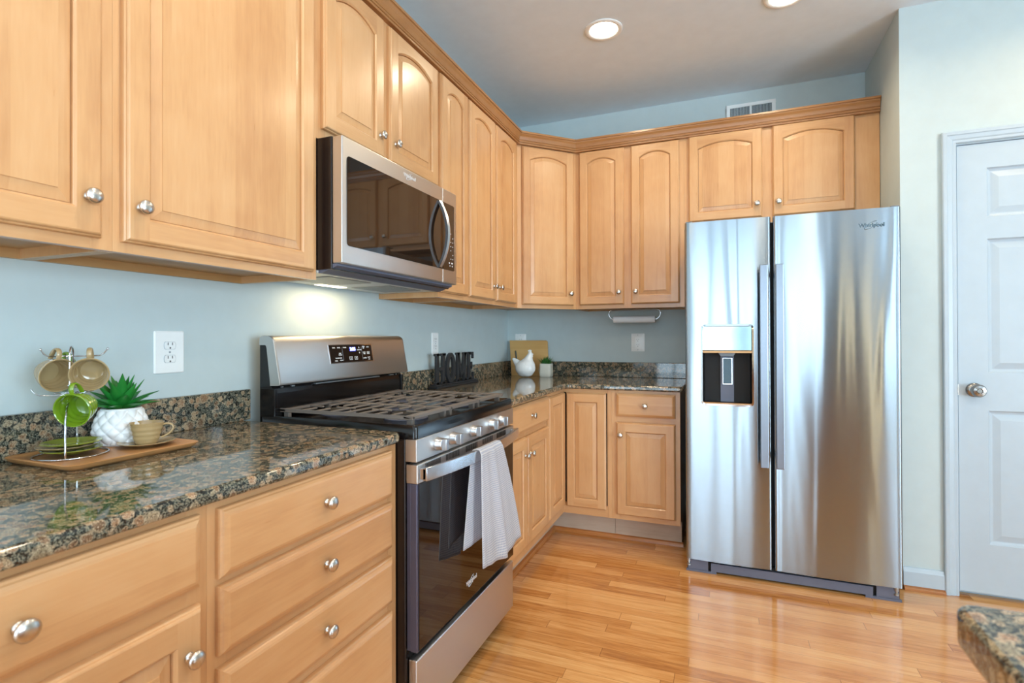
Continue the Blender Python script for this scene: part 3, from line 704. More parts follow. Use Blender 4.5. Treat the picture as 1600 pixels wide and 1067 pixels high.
# ------------------------------------------------------------------ range
def range_stove():
    y0, y1 = -2.3525, -1.5975; yc = (y0+y1)/2
    r = thing('gas_range', 'stainless steel gas range with black grates and five front knobs', 'range', (.35, yc, 0))
    o = Vector((.35, yc, 0)); B = lambda x0, x1, a, b, z0, z1, m=None, mi=0: (m or MB()).box(x0-.35, x1-.35, a-yc, b-yc, z0, z1, mi)
    f = lambda x, d, z: (x-.35, d-yc, z)
    b = B(.022, .640, y0, y1, .03, .892); B(.05, .60, y0+.03, y1-.03, .0005, .03, b)
    b.build('body', 'black_side', r, bevel=.003)
    # cooktop tray with raised rim
    c = MB()
    P = lambda ins, z: [(x-.35, y-yc, z) for x, y in rrect(.078+ins*.3, .676-ins, y0+.001+ins, y1-.001-ins, .012+ins*.2, 4)]
    c.loops([P(0, .8925), P(0, .926), P(.004, .932), P(.012, .932), P(.020, .924), P(.030, .921)], 0, True, True, True)
    ct = c.build('cooktop', 'black_enamel', r, 40)
    # burners
    bs = [(.24, y0+.19, .040), (.52, y0+.19, .048), (.24, y1-.19, .034), (.52, y1-.19, .048), (.38, yc, .042)]
    for x, y, q in bs:
        m = MB(); T = Matrix.Translation((x-.35, y-yc, 0))
        m.lathe([(q*1.5, .9212), (q*1.5, .924), (q*1.1, .9245), (q*1.1, .931), (q, .932)], 24, T, 0); m.lathe([(q, .932), (q*1.02, .936), (q*.95, .940), (0, .940)], 24, T, 1)
        m.build('burner', ['kick_grey', 'dark_gap'], r, 40)
    # cast iron grates: three sections
    secs = [(y0+.032, -2.0865), (-2.0835, -1.8665), (-1.8635, y1-.032)]
    zt, zb = .953, .946
    for i, (a, b_) in enumerate(secs):
        g = MB(); xa, xb = .130, .646; t = .011
        B(xa, xb, a, a+t, zb-.004, zt, g); B(xa, xb, b_-t, b_, zb-.004, zt, g)
        B(xa, xa+.024, a, b_, zb-.002, zt, g); B(xb-.034, xb, a, b_, zb-.002, zt, g)
        for (px, py) in ((xa+.006, a+.012), (xa+.006, b_-.026), (xb-.03, a+.012), (xb-.03, b_-.026)):
            B(px, px+.02, py, py+.014, .9225, zb, g)
        w = b_-a; cy = (a+b_)/2
        cen = [x for x, y, q in bs if a < y < b_]
        n = 7
        for k in range(1, n+1):
            x = xa+.024+(xb-.034-xa-.024)*k/(n+1)
            near = [c_ for c_ in cen if abs(x-c_) < .062]
            if near and abs(x-near[0]) < .045:
                gp = .034 if abs(x-near[0]) > .02 else .026
                B(x-.0036, x+.0036, a+t, cy-gp, zb, zt-.001, g); B(x-.0036, x+.0036, cy+gp, b_-t, zb, zt-.001, g)
            else: B(x-.0036, x+.0036, a+t, b_-t, zb, zt-.001, g)
        for c_ in cen:
            for s_ in (-1, 1): B(*(sorted((c_+s_*.028, c_+s_*.105))), cy-.004, cy+.004, zb, zt-.001, g)
        g.build('grate', 'cast_iron', r, bevel=.0018, seg=2)
    # back guard
    bl = MB(); bl.prism([(.072, .893), (.078, .893), (.078, .926), (.132, .926), (.132, 1.005), (.126, 1.026), (.118, 1.03), (.112, 1.165), (.072, 1.165)], lambda u, v, d: f(u, d, v), y0+.004, y1-.004)
    for yy in (y0+.003, y1-.017): bl.box(.076-.35, .137-.35, yy-yc, yy+.014-yc, .926, 1.022)
    for k, (u, v) in enumerate(((-2.315, -2.305), (-2.27, -2.255), (-1.70, -1.67), (-1.65, -1.645))): bl.box(.125-.35, .134-.35, u-yc, v-yc, 1.022, 1.027, 1)
    bl.box(.12-.35, .140-.35, -2.16-yc, -1.78-yc, 1.021, 1.027, 1)
    bl.build('back_panel', ['black_enamel', 'aluminium'], r, bevel=.002)
    pr = [(.074, 1.165), (.074, 1.186), (.077, 1.193), (.084, 1.1965), (.112, 1.1965), (.124, 1.193), (.133, 1.185), (.137, 1.172), (.163, 1.040), (.161, 1.034), (.154, 1.032), (.121, 1.031), (.1205, 1.045), (.1055, 1.155), (.102, 1.163), (.098, 1.165)]
    bg = MB(); N = len(pr)
    cx_ = .11; cz_ = 1.12
    Ls = []
    for yy, sc in ((y0+.0005, .965), (y0+.003, .99), (y0+.008, 1), (y1-.008, 1), (y1-.003, .99), (y1-.0005, .965)):
        Ls.append([f(x if x < .08 else cx_+(x-cx_)*sc, yy, cz_+(z-cz_)*(sc if z > 1.17 else 1)) for x, z in pr])
    bg.loops(Ls, 0, True, True, True)
    gd = bg.build('back_guard', 'steel', r, 40)
    # display on the slanted face
    sl = Vector((.137, 0, 1.172)); dn = (Vector((.163, 0, 1.040))-sl).normalized(); nrm = Vector((-dn.z, 0, dn.x)).normalized()
    if nrm.x < 0: nrm = -nrm
    ftop = sl+dn*.013
    def onface(y, t, h=0.0): p = ftop+dn*t+nrm*h; return Vector((p.x-.35, y-yc, p.z))
    dy0, dy1 = -2.098, -1.846
    d = MB(); d.loops([[onface(dy0, 0, h), onface(dy1, 0, h), onface(dy1, .066, h), onface(dy0, .066, h)] for h in (-.002, .0012)], 0, True, True, True)
    ds = d.build('display', 'display_black', gd)
    bz = MB()
    for a, b_, c_, e in ((dy0-.003, dy0, -.003, .069), (dy1, dy1+.004, -.003, .069), (dy0, dy1, -.003, 0), (dy0, dy1, .066, .069)):
        bz.loops([[onface(a, c_, h), onface(b_, c_, h), onface(b_, e, h), onface(a, e, h)] for h in (-.001, .0022)], 0, True, True, True)
    bz.build('bezel', 'chrome', ds)
    W_, H_ = dy1-dy0, .066
    q = MB()
    def mark(u0, u1, v0, v1, mi=0): q.loops([[onface(dy0+W_*u0, H_*v0, h), onface(dy0+W_*u1, H_*v0, h), onface(dy0+W_*u1, H_*v1, h), onface(dy0+W_*u0, H_*v1, h)] for h in (.0012, .0016)], mi, True, True, True)
    mark(.282, .288, .1, .9, 1); q.build('divider', ['key_print', 'grey_plastic'], ds)
    q = MB(); mark(.742, .748, .1, .9, 1); q.build('divider', ['key_print', 'grey_plastic'], ds)
    q = MB(); mark(.455, .60, .12, .37); q.build('clock_field', 'digit_field', ds)
    xd, yd = (0, 1, 0), -dn
    text_mesh('clock_digits', '2:08', .0185, 'digits', ds, frame_m(onface(dy0+W_*.527, H_*.245, .0019), xd, yd), .0003, .0004)
    labels = [('BAKE', .10, .14, .0062), ('BROIL', .21, .14, .0062), ('WARM', .345, .14, .0062), ('KEEP', .225, .48, .006), ('WARM', .225, .57, .006), ('FROZEN BAKE', .18, .75, .0056), ('PIZZA', .12, .9, .0056), ('CLEAN', .235, .88, .0056),
              ('TEMP/TIME', .685, .30, .0058), ('TIMER', .80, .11, .0062), ('SET', .80, .20, .0062), ('OVEN', .905, .14, .006), ('COOK', .80, .46, .006), ('TIME', .80, .55, .006), ('DELAY', .905, .46, .006), ('START', .905, .55, .006), ('CLOCK', .80, .82, .006), ('LOCK', .905, .78, .006), ('3 SEC', .905, .90, .005)]
    for i, (tx, u, v, s_) in enumerate(labels):
        text_mesh('key_label', tx, s_, 'key_print', ds, frame_m(onface(dy0+W_*u, H_*v, .0015), xd, yd), .0002, .0002)
    tri = MB()
    for v, sg in ((.15, -1), (.48, 1)):
        p = [(.685-.014, v-.05*-sg*-1 if 0 else v-.045*sg), (.685+.014, v-.045*sg), (.685, v+.06*sg)]
        tri.loops([[onface(dy0+W_*u, H_*vv, h) for u, vv in p] for h in (.0012, .0016)], 0, True, True, True)
    for u in (.46, .585):
        for a, b_, c_, e in ((-.035, -.028, -.1, .1), (.028, .035, -.1, .1), (-.035, .035, -.1, -.08), (-.035, .035, .08, .1), (-.008, .008, -.05, .05)):
            q = tri; q.loops([[onface(dy0+W_*(u+a), H_*(.78+c_), h), onface(dy0+W_*(u+b_), H_*(.78+c_), h), onface(dy0+W_*(u+b_), H_*(.78+e), h), onface(dy0+W_*(u+a), H_*(.78+e), h)] for h in (.0012, .0016)], 0, True, True, True)
    tri.build('key_symbols', 'key_print', ds)
    # control panel and knobs
    cp_ = B(.6402, .6785, y0, y1, .826, .8915); cpo = cp_.build('control_panel', 'steel', r, bevel=.002)
    for ky in (-2.232, -2.136, -1.985, -1.832, -1.738):
        k = MB(); T = Matrix.Translation((.6785-.35, ky-yc, .8585)) @ rot_to((1, 0, 0))
        k.lathe([(.0215, 0), (.0215, .004), (.0195, .007), (.0185, .020), (.0178, .022), (.0, .022)], 28, T, 0)
        k.box(.6785+.012-.35, .6785+.036-.35, ky-.0095-yc, ky+.0095-yc, .8585-.0175, .8585+.0175, 0)
        k.build('knob', 'knob_metal', cpo, 40, bevel=.0015)
    # oven door
    dr = B(.642, .656, y0+.004, y1-.004, .276, .818); B(.656, .678, y0+.001, y1-.001, .276, .763, dr, 0); 
    od = dr.build('oven_door', 'door_edge_shaded', r, bevel=.002)
    gl = B(.6775, .6805, y0+.010, y1-.010, .279, .763); go = gl.build('oven_glass', 'glass_black', od, bevel=.001)
    st = B(.642, .681, y0+.001, y1-.001, .7632, .8185); so = st.build('door_trim', 'steel', od, bevel=.003)
    for gq in (-2.265, -2.14, -2.00, -1.865, -1.735):
        sl_ = MB()
        for k in range(12):
            yy = gq+k*.0078-.043
            if y0+.03 < yy < y1-.03: sl_.box(.680-.35, .6814-.35, yy-yc, yy+.0042-yc, .795, .815)
        sl_.build('vent_slots', 'dark_gap', so)
    hd = MB(); L = []; n = 20
    for k in range(n+1):
        t = -1+2*k/n; yy = yc+t*.368; x = .706+.036*(1-t*t)
        x2 = x-.013
        L.append([f(x2, yy, .774), f(x, yy, .772), f(x+.001, yy, .792), f(x, yy, .811), f(x2, yy, .810)])
    hd.loops(L, 0, True, True, True)
    for s_ in (-1, 1):
        a, b_ = sorted((yc+s_*.368, yc+s_*.338)); hd.box(.6815-.35, .7035-.35, a-yc, b_-yc, .776, .808)
    hd.build('handle', 'steel_handle', od, 40, bevel=.0015)
    logo(go, (.6806-.35, -2.001-yc, .3405), (0, 1, 0), (0, 0, 1), .080)
    dw = B(.642, .658, y0+.012, y1-.012, .064, .246); B(.658, .6755, y0+.003, y1-.001, .060, .2515, dw)
    dw.build('drawer', 'steel', r, bevel=.003)
    MB().box(.60-.35, .641-.35, y0+.02-yc, y1-.02-yc, .2, .29).build('door_gap', 'dark_gap', r)
    MB().box(.58-.35, .63-.35, y0+.05-yc, y1-.05-yc, .0003, .07).build('toe_panel', 'dark_gap', r)
plain('display_black', srgb(26, 17, 13), .15); plain('knob_metal', srgb(196, 198, 202), .3, 1); plain('door_edge_shaded', srgb(92, 94, 116), .3, .6)  # oven door edge: stainless side with its bluish shade put into the colour
range_stove()

def towel():
    """waffle towel draped over the oven handle: front and back flaps with folds"""
    m = MB(); m.uv = []; nu, nv = 46, 60
    y_c = -1.975
    def bar(y): t = (y+1.975)/.368; return .706+.036*(1-t*t)
    Lf, Lb = .385, .315
    for j in range(nv+1):
        s = j/nv*(Lf+Lb+.03)-Lb-.015          # <0 back flap, >0 front
        for i in range(nu+1):
            u = i/nu
            if s >= 0: k = min(s/Lf, 1.05)
            else: k = min(-s/Lb, 1.05)
            top0, top1 = -2.068, -1.905
            if s >= 0: b0, b1 = -2.088, -1.735
            else: b0, b1 = -2.118, -1.800
            ke = k**.85
            y = (top0+(b0-top0)*ke)*(1-u)+(top1+(b1-top1)*ke)*u
            fold = math.sin(u*13.5+.6)*.5+math.sin(u*24+1.7)*.28
            amp = .004+.013*k
            if s >= 0:
                x = bar(y)+.0075+amp*(.55+fold*.75)+.010*k*u
                y += .006*k*math.cos(u*13.5+.6)
                z = .806-max(s-.012, 0)*(1-.02*math.cos(u*5))
                if k > .85: z -= (k-.85)*.10*math.sin(u*2.6)
            else:
                x = bar(y)-.020-amp*(.30+fold*.35)
                x = max(x, .6855)
                y += .004*k*math.cos(u*15)
                z = .806-max(-s-.012, 0)*(1-.05*u)
            q = max(0, 1-abs(s)/.022)
            if q > 0:
                zt = .8145; z = z+(zt-z)*q**.6; x = x+(bar(y)-.006-x)*q**1.5
            m.v.append((x, y, z)); m.uv.append((u*.36, s))
    for j in range(nv):
        for i in range(nu):
            a = j*(nu+1)+i; m.f.append([a, a+1, a+nu+2, a+nu+1]); m.m.append(0)
    o = m.build('dish_towel', 'waffle_cloth', None, 180)
    so = o.modifiers.new('thick', 'SOLIDIFY'); so.thickness = .0028; so.offset = 0
    tag(o, 'white waffle weave dish towel draped over the oven door handle', 'towel')
towel()

# ------------------------------------------------------------------ microwave
def microwave():
    y0, y1 = -2.3525, -1.5985; yc = (y0+y1)/2; ox = .2
    r = thing('microwave_oven', 'stainless steel over the range microwave with black glass window', 'microwave', (ox, yc, 1.40))
    oz = 1.40
    B = lambda x0, x1, a, b, z0, z1, m=None, mi=0: (m or MB()).box(x0-ox, x1-ox, a-yc, b-yc, z0-oz, z1-oz, mi)
    B(.002, .374, y0, y1, 1.402, 1.8165).build('body', 'black_side', r, bevel=.002)
    # underside: sloped dark lip, plate, filters, lamp
    u = MB(); u.prism([(.392, 1.419), (.392, 1.412), (.330, 1.392), (.318, 1.392), (.318, 1.402), (.37, 1.419)], lambda x, z, d: (x-ox, d-yc, z-oz), y0+.004, y1-.004)
    u.build('lower_lip', 'kick_grey', r)
    B(.02, .318, y0+.002, y1-.002, 1.393, 1.4018).build('bottom_plate', 'plate_grey', r, bevel=.002)
    for a, b_ in ((y0+.09, yc-.06), (yc+.06, y1-.09)):
        B(.10, .285, a, b_, 1.3905, 1.3932).build('grease_filter', 'filter_mesh', r)
    B(.045, .085, yc-.09, yc+.05, 1.3905, 1.3932).build('lamp_lens', 'lens_glow', r)
    # front: door section and control section with a bright seam
    ys = -1.722
    fr = B(.376, .4135, y0+.001, ys-.0015, 1.4195, 1.8145); d = fr.build('door', 'steel', r, bevel=.003)
    B(.376, .4135, ys+.0015, y1-.001, 1.4195, 1.8145).build('control_section', 'steel', r, bevel=.003)
    B(.380, .412, ys-.002, ys+.002, 1.421, 1.813).build('door_seam', 'chrome', r)
    gl = MB(); gp = lambda x, pts: [(x-ox, y-yc, z-oz) for y, z in pts]
    win = [(ys-.0015, 1.4755)]+[(ys-.0015, 1.757)]+arc(-2.318, 1.745, .012, 90, 180, 4)+arc(-2.318, 1.4875, .012, 180, 270, 4)
    gl.loops([gp(.4125, win), gp(.4150, win)], 0, True, True, True); g = gl.build('window_glass', 'glass_brown', d)
    cpn = [(ys+.0015, 1.4755), (ys+.0015, 1.757)]+arc(-1.632, 1.749, .008, 90, 0, 3)+arc(-1.632, 1.4835, .008, 0, -90, 3)
    cp_ = MB(); cp_.loops([gp(.4125, cpn), gp(.4150, cpn)], 0, True, True, True); cpo = cp_.build('control_panel', 'glass_brown', r)
    B(.413, .4158, -1.6240, -1.6205, 1.478, 1.755).build('panel_edge', 'chrome', cpo)
    mk = MB()
    for k in range(7):
        for j in range(2):
            z = 1.525+k*.018; yy = -1.655+j*.018
            if (k*3+j) % 4 == 3: continue
            mk.box(.4150-ox, .4155-ox, yy-.0025-yc, yy+.0025-yc, z-.0018-oz, z+.0018-oz)
    for z, a, b_ in ((1.507, -1.672, -1.664), (1.507, -1.650, -1.638), (1.495, -1.665, -1.661), (1.495, -1.645, -1.640)): mk.box(.4150-ox, .4155-ox, a-yc, b_-yc, z-.003-oz, z+.003-oz)
    mk.build('key_marks', 'key_print', cpo)
    # bowed vertical handle
    h = MB(); L = []; n = 20
    for k in range(n+1):
        t = -1+2*k/n; z = 1.6155+t*.137; x = .421+.040*(1-t*t); w = .0105
        yy = -1.752
        L.append([(x-.012-ox, yy-w-yc, z-oz), (x-ox, yy-w-yc, z-oz), (x+.004-ox, yy-yc, z-oz), (x-ox, yy+w-yc, z-oz), (x-.012-ox, yy+w-yc, z-oz)])
    h.loops(L, 0, True, True, True)
    h.build('handle', 'steel_handle', d, 35)
    logo(d, (.4137-ox, -1.972-yc, 1.789-oz), (0, 1, 0), (0, 0, 1), .078)
microwave()
area('range_lamp', (.13, -2.0, 1.388), (0, 0, 0), .10, .30, 1.1, (1, .72, .38))

# ------------------------------------------------------------------ outlets
def outlet(label, origin, rz, w, h, style, group=None):
    """plate centred on origin, on a wall facing local -y"""
    r = thing('wall_outlet', label, 'outlet', origin, rz, group)
    m = MB(); q = lambda i, y: [(x, y, z) for x, z in rrect(-w/2+i, w/2-i, -h/2+i, h/2-i, .004, 3)]
    m.loops([q(0, -.0005), q(0, -.003), q(.003, -.0055)] if style != 'decora' else [q(0, -.0005), q(0, -.002), q(.016, -.0065)], 0, True, True, True)
    m.build('plate', 'plastic_white', r, 30)
    if style == 'duplex':
        for zz in (.0195, -.0195):
            f = MB(); pts = [(x, z) for x, z in arc(0, 0, .0172, -38, 38, 8)+arc(0, 0, .0172, 142, 218, 8)]
            f.loops([[(x, -.0055, z+zz) for x, z in pts], [(x*.97, -.0075, z*.97+zz) for x, z in pts]], 0, True, True, True)
            f.loops([[(x*1.06, -.0058, z*1.06+zz) for x, z in pts], [(x*1.06, -.0062, z*1.06+zz) for x, z in pts]], 2, True, True, True)
            for sx in (-.0065, .0065): f.box(sx-.0011, sx+.0011, -.0080, -.0070, zz+.001, zz+.009, 1)
            f.lathe([(.0026, 0), (0, .0001)], 10, Matrix.Translation((0, -.0078, zz-.007)) @ rot_to((0, -1, 0)), 1, True)
            f.build('receptacle', ['plastic_white', 'plastic_slot', 'grey_line'], r)
        s = MB().lathe([(.003, 0), (.003, .001), (0, .0012)], 12, Matrix.Translation((0, -.0055, 0)) @ rot_to((0, -1, 0))); s.build('screw', 'grey_line', r)
    else:
        f = MB(); f.box(-.0165, .0165, -.0080, -.0060, -.033, .033, 0)
        if style == 'decora':
            for zz in (.018, -.018):
                for sx in (-.0065, .0065): f.box(sx-.001, sx+.001, -.0085, -.0079, zz, zz+.006, 1)
                f.box(-.002, .002, -.0085, -.0079, zz-.010, zz-.006, 1)
            for zz in (.05, -.05): f.box(-.002, .002, -.0072, -.0052, zz-.002, zz+.002, 2)
        f.build('receptacle', ['plastic_white', 'plastic_slot', 'grey_line'], r)
plain('grey_line', srgb(150, 160, 168), .5)
outlet('white wall outlet on the left wall above the granite, right of the green plant', (0, -2.609, 1.1475), RL, .090, .123, 'duplex')
outlet('white wall outlet on the left wall behind the black letter sign', (0, -1.078, 1.155), RL, .072, .123, 'duplex')
outlet('white wall outlet on the back wall below the paper towel roll', (.9595, 0, 1.152), 0, .089, .123, 'decora')
outlet('white wall outlet on the back wall peeking out above the cutting board', (.1055, 0, 1.1525), 0, .085, .123, 'decora')

# ceiling can lights
def can_light(x, y, label, first=None):
    if first: return dup(first, (x, y, ZC), None, label)
    r = thing('ceiling_light', label, 'ceiling light', (x, y, ZC), 0, 'recessed ceiling lights')
    m = MB(); m.lathe([(.094, -.0005), (.094, -.004), (.088, -.007), (.074, -.006), (.070, -.003), (.070, -.001)], 40); m.build('trim_ring', 'plastic_white', r, 40)
    m = MB(); m.lathe([(.070, -.0035), (.055, -.0012), (.0, -.0010)], 40); m.build('lamp_face', 'bulb', r)
    return r
CANS = [(.945, -1.01), (1.775, -.965), (2.98, -1.22), (.945, -2.75), (2.05, -2.75), (3.4, -2.75), (.945, -4.6), (2.3, -4.6), (3.6, -4.6), (1.5, -6.2), (3.4, -6.2)]
first = can_light(*CANS[0], 'round recessed ceiling light nearest the corner cabinet, fully in view')
for i, (x, y) in enumerate(CANS):
    if i == 1: can_light(x, y, 'recessed ceiling light cut off by the top edge, right of the fully visible one', first)
    elif i > 1: can_light(x, y, 'recessed ceiling light further into the room, outside the photo', first)
    pan = i == 2
    area('can_glow', (x, y, ZC-.012), (0, 0, 0), .13, .13, CAN_W*(1.0 if pan else 1), (1, .68, .34) if pan else WARM, math.radians(150), 'DISK')

# wall vent above the cabinets
r = thing('wall_vent', 'white air return vent on the back wall above the cabinets', 'vent', (1.668, 0, 2.59))
m = MB(); w, h = .142, .080; i = .022
for a, b, c, d in ((-w, w, h-i, h), (-w, w, -h, -h+i), (-w, -w+i, -h+i, h-i), (w-i, w, -h+i, h-i), (-.006, .006, -h+i, h-i)): m.box(a, b, -.008, -.0005, c, d)
m.build('frame', 'plastic_white', r, bevel=.002)
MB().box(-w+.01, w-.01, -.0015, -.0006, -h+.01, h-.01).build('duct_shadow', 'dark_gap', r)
m = MB()
for s0 in (-w+i, .006):
    for k in range(17):
        x = s0+.003+k*.0066; m.add([(x, -.0065, -h+i), (x+.0026, -.002, -h+i), (x+.0026, -.002, h-i), (x, -.0065, h-i), (x+.001, -.0065, -h+i), (x+.0036, -.002, -h+i), (x+.0036, -.002, h-i), (x+.001, -.0065, h-i)],
                              [(0, 1, 2, 3), (4, 7, 6, 5), (0, 4, 5, 1), (3, 2, 6, 7), (0, 3, 7, 4), (1, 5, 6, 2)])
m.build('louvers', 'vent_dark', r)

# ------------------------------------------------------------------ paper towel holder
r = thing('paper_towel_holder', 'chrome paper towel holder mounted under the back wall cabinet', 'towel holder', (.960, -.16, ZU0))
m = MB(); m.box(-.15, .15, -.012, .012, -.0045, -.0008)
m.build('mount_plate', 'chrome', r)
for s_ in (-1, 1):
    pts = [(s_*.150, 0, -.003), (s_*.163, 0, -.012), (s_*.167, 0, -.030), (s_*.160, 0, -.050), (s_*.147, 0, -.062), (s_*.138, 0, -.066)]
    MB().tube(pts, .0036, 8).build('arm', 'chrome', r, 60)
MB().tube([(-.139, 0, -.066), (.139, 0, -.066)], .004, 8).build('rod', 'chrome', r, 60)
m = MB(); mt = rot_to((1, 0, 0))
m.lathe([(.008, -.134), (.0225, -.134), (.0225, .134), (.008, .134), (.008, -.134)], 32, mt)
m.lathe([(.0195, .1342), (.012, .1342)], 32, mt, 1)
o = m.build('paper_towel_roll', ['paper', 'dark_gap'], None, 40, loc=(.960, -.16, ZU0-.066))
tag(o, 'thin white paper towel roll hanging under the back wall cabinet', 'paper towels')

# ------------------------------------------------------------------ things on the counters
ZK = ZT1+.0003
def tray():
    r = thing('serving_tray', 'brown wooden serving tray on the left granite counter', 'tray', (.1525, -2.8625, ZK))
    m = MB(); w, l = .122, .148
    q = lambda i, z: [(x, y, z) for x, y in rrect(-w+i, w-i, -l+i, l-i, .022, 5)]
    m.loops([q(.012, 0), q(.004, .006), q(0, .013), q(.003, .0145), q(.010, .0125), q(.016, .009)], 0, True, True, True)
    m.build('board', 'tray_wood', r, 40)
tray(); ZTR = ZK+.009+.0003
# cups: axis from base to mouth, handle towards hd
def cup_meshes(hgt=.053, rm=.0375, rb=.021):
    b = MB(); P = []
    for k in range(17):
        t = k/16; rr = rb+(rm-rb)*(t**.72)+.0009*math.sin(t*PI*9)*(1 if .15 < t < .9 else 0); P.append((rr, t*hgt))
    prof = [(0, .002), (rb*.8, .002), (rb*.85, 0), (rb, 0)]+P[1:]+[(rm-.0012, hgt+.0008), (rm-.0026, hgt-.0005)]+[(max(r_-.003, .001), z) for r_, z in P[::-1] if z > .006]+[(rb*.8, .0055), (0, .005)]
    b.lathe(prof, 36)
    h = MB(); pts = [(rm-.004, 0, hgt*.86), (rm+.006, 0, hgt*.90), (rm+.016, 0, hgt*.83), (rm+.0185, 0, hgt*.66), (rm+.012, 0, hgt*.47), (rm+.001, 0, hgt*.33), (rb+.010, 0, hgt*.27)]
    L = []
    from mathutils import Quaternion
    N = 24; cr = []
    for k in range(N+1):
        t = k/N*(len(pts)-1); i = min(int(t), len(pts)-2); u = t-i
        p0, p1, p2, p3 = (Vector(pts[max(i-1, 0)]), Vector(pts[i]), Vector(pts[i+1]), Vector(pts[min(i+2, len(pts)-1)]))
        cr.append(.5*((2*p1)+(p2-p0)*u+(2*p0-5*p1+4*p2-p3)*u*u+(3*p1-p0-3*p2+p3)*u**3))
    for k, p in enumerate(cr):
        t = (cr[min(k+1, N)]-cr[max(k-1, 0)]).normalized(); nn = Vector((0, 1, 0)); bb = t.cross(nn)
        L.append([p+nn*.0052*math.cos(a)+bb*.0026*math.sin(a) for a in [2*PI*j/10 for j in range(10)]])
    h.loops(L, 0, True, True, True)
    return b, h
CB, CH = cup_meshes()
MESHC = {}
def cup(label, mat, pos, axis, hdir, group=None):
    if mat not in MESHC: MESHC[mat] = (CB.mesh('cup_body', mat, 60), CH.mesh('cup_handle', mat, 80))
    r = thing('coffee_cup', label, 'cup', (0, 0, 0), 0, group)
    z = Vector(axis).normalized(); h = Vector(hdir); x = (h-z*h.dot(z)).normalized(); y = z.cross(x)
    m4 = Matrix((x, y, z)).transposed().to_4x4(); m4.translation = Vector(pos)
    r.matrix_world = m4; r.location = m4.to_translation(); r.rotation_euler = m4.to_euler()
    for n, me in zip(('bowl', 'handle'), MESHC[mat]):
        o = bpy.data.objects.new(n, me); COL.objects.link(o); o.parent = r
    return r
SP = [(0, .0018), (.018, .0018), (.019, 0), (.022, 0), (.024, .002), (.040, .0045), (.058, .0095), (.0605, .0112), (.0600, .0120), (.057, .0112), (.040, .0068), (.024, .0045), (.0235, .0036), (0, .0036)]
MESHS = {}
def saucer(label, mat, pos, group=None, sc=1.0):
    if mat not in MESHS: MESHS[mat] = MB().lathe(SP, 44).mesh('saucer', mat, 50)
    o = bpy.data.objects.new('saucer', MESHS[mat]); COL.objects.link(o); o.location = pos; o.scale = (sc, sc, 1)
    return tag(o, label, 'saucer', group)
TC = Vector((.88, -.475, 0)); RC = Vector((.475, .88, 0))      # from the rack: towards the island, towards the range
CX, CY = .128, -2.926
def mug_rack():
    r = thing('cup_rack', 'chrome wire cup rack standing on the wooden tray', 'rack', (CX, CY, ZTR))
    A = Vector((.795, -.607, 0)); Bv = Vector((.607, .795, 0))
    W2 = lambda a, b, z: A*a+Bv*b+Vector((0, 0, z))
    ring = MB(); ring.tube([(.068*math.cos(2*PI*k/44), .068*math.sin(2*PI*k/44), .0022) for k in range(44)], .0020, 8, 0, True)
    ring.build('base_ring', 'chrome', r, 80)
    post = MB(); top = .246; u = .0195
    pts = [W2(.0665, 0, .0035), W2(.0665, 0, .060), W2(.064, 0, .085), W2(.050, 0, .110), W2(.030, 0, .122), W2(u+.002, 0, .132), W2(u, 0, .145), W2(u, 0, top-.02)]
    pts += [W2(u*math.cos(a), 0, top-.02+.020*math.sin(a)) for a in [PI*k/10 for k in range(1, 10)]]
    pts += [W2(-p.dot(A), 0, p.z) for p in pts[7::-1]]
    post.tube(pts, .0021, 8); post.build('post', 'chrome', r, 80)
    def hook(d, zz, ln, tip=.016, st=0.0):
        q = []
        for t, dz in ((st, 0), (ln*.5, 0), (ln*.78, .001), (ln*.90, .006), (ln, tip)): q.append(d*t+Vector((0, 0, zz+dz)))
        m = MB(); m.tube(q, .0015, 7); m.lathe([(0, -.0028), (.002, -.002), (.0028, 0), (.002, .002), (0, .0028)], 10, Matrix.Translation(q[-1]))
        m.build('hook', 'chrome', r, 80)
    ZA = .224
    hook((-RC*.96+TC*.25).normalized(), ZA, .054); hook((RC*.97+TC*.2).normalized(), ZA, .066); hook((-TC*.8-RC*.55).normalized(), ZA, .040); hook((TC*.9-RC*.1).normalized(), .150, .040, .010)
    g = MB(); q = lambda a, b, z: RC*a+TC*b+Vector((0, 0, z))
    g.tube([q(-.068, .004, .153), q(-.064, .006, .146), q(-.054, .010, .139), q(-.030, .014, .138), q(0, .016, .139), (q(.022, .014, .141)), q(.038, .010, .144), q(.048, .006, .153)], .0013, 6)
    g.tube([q(-.030, 0, .1415), q(0, .004, .1415), q(.03, 0, .1435)], .0017, 6)
    g.build('lower_guard', 'chrome', r, 80)
mug_rack()
def P3(px, py, depth):
    d = fw+r2*((px-800)/FPX)-u2*((py-533.5+10.08)/FPX)
    return Vector(M.translation)+d*depth
H_ = .053
def hang(label, mat, px, py, depth, ax, hd=(0, 0, 1)):
    a = Vector(ax).normalized(); mouth = P3(px, py, depth); return cup(label, mat, mouth-a*H_, a, hd)
Z = Vector((0, 0, 1))
hang('tan coffee cup hanging at the upper left of the chrome rack', 'ceramic_tan', 92, 586.5, 1.170, TC*.84+RC*.42-Z*.16)
hang('tan coffee cup hanging at the upper right of the chrome rack', 'ceramic_tan', 139.5, 585, 1.19, TC*.95-RC*.13-Z*.14)
hang('green coffee cup hanging low at the front of the chrome rack', 'ceramic_green', 112, 641.5, 1.15, TC*.80-RC*.52-Z*.16)
hang('green coffee cup hanging behind the two tan cups, mostly hidden', 'ceramic_green', 100, 588, 1.30, -TC*.8-RC*.5-Z*.15)
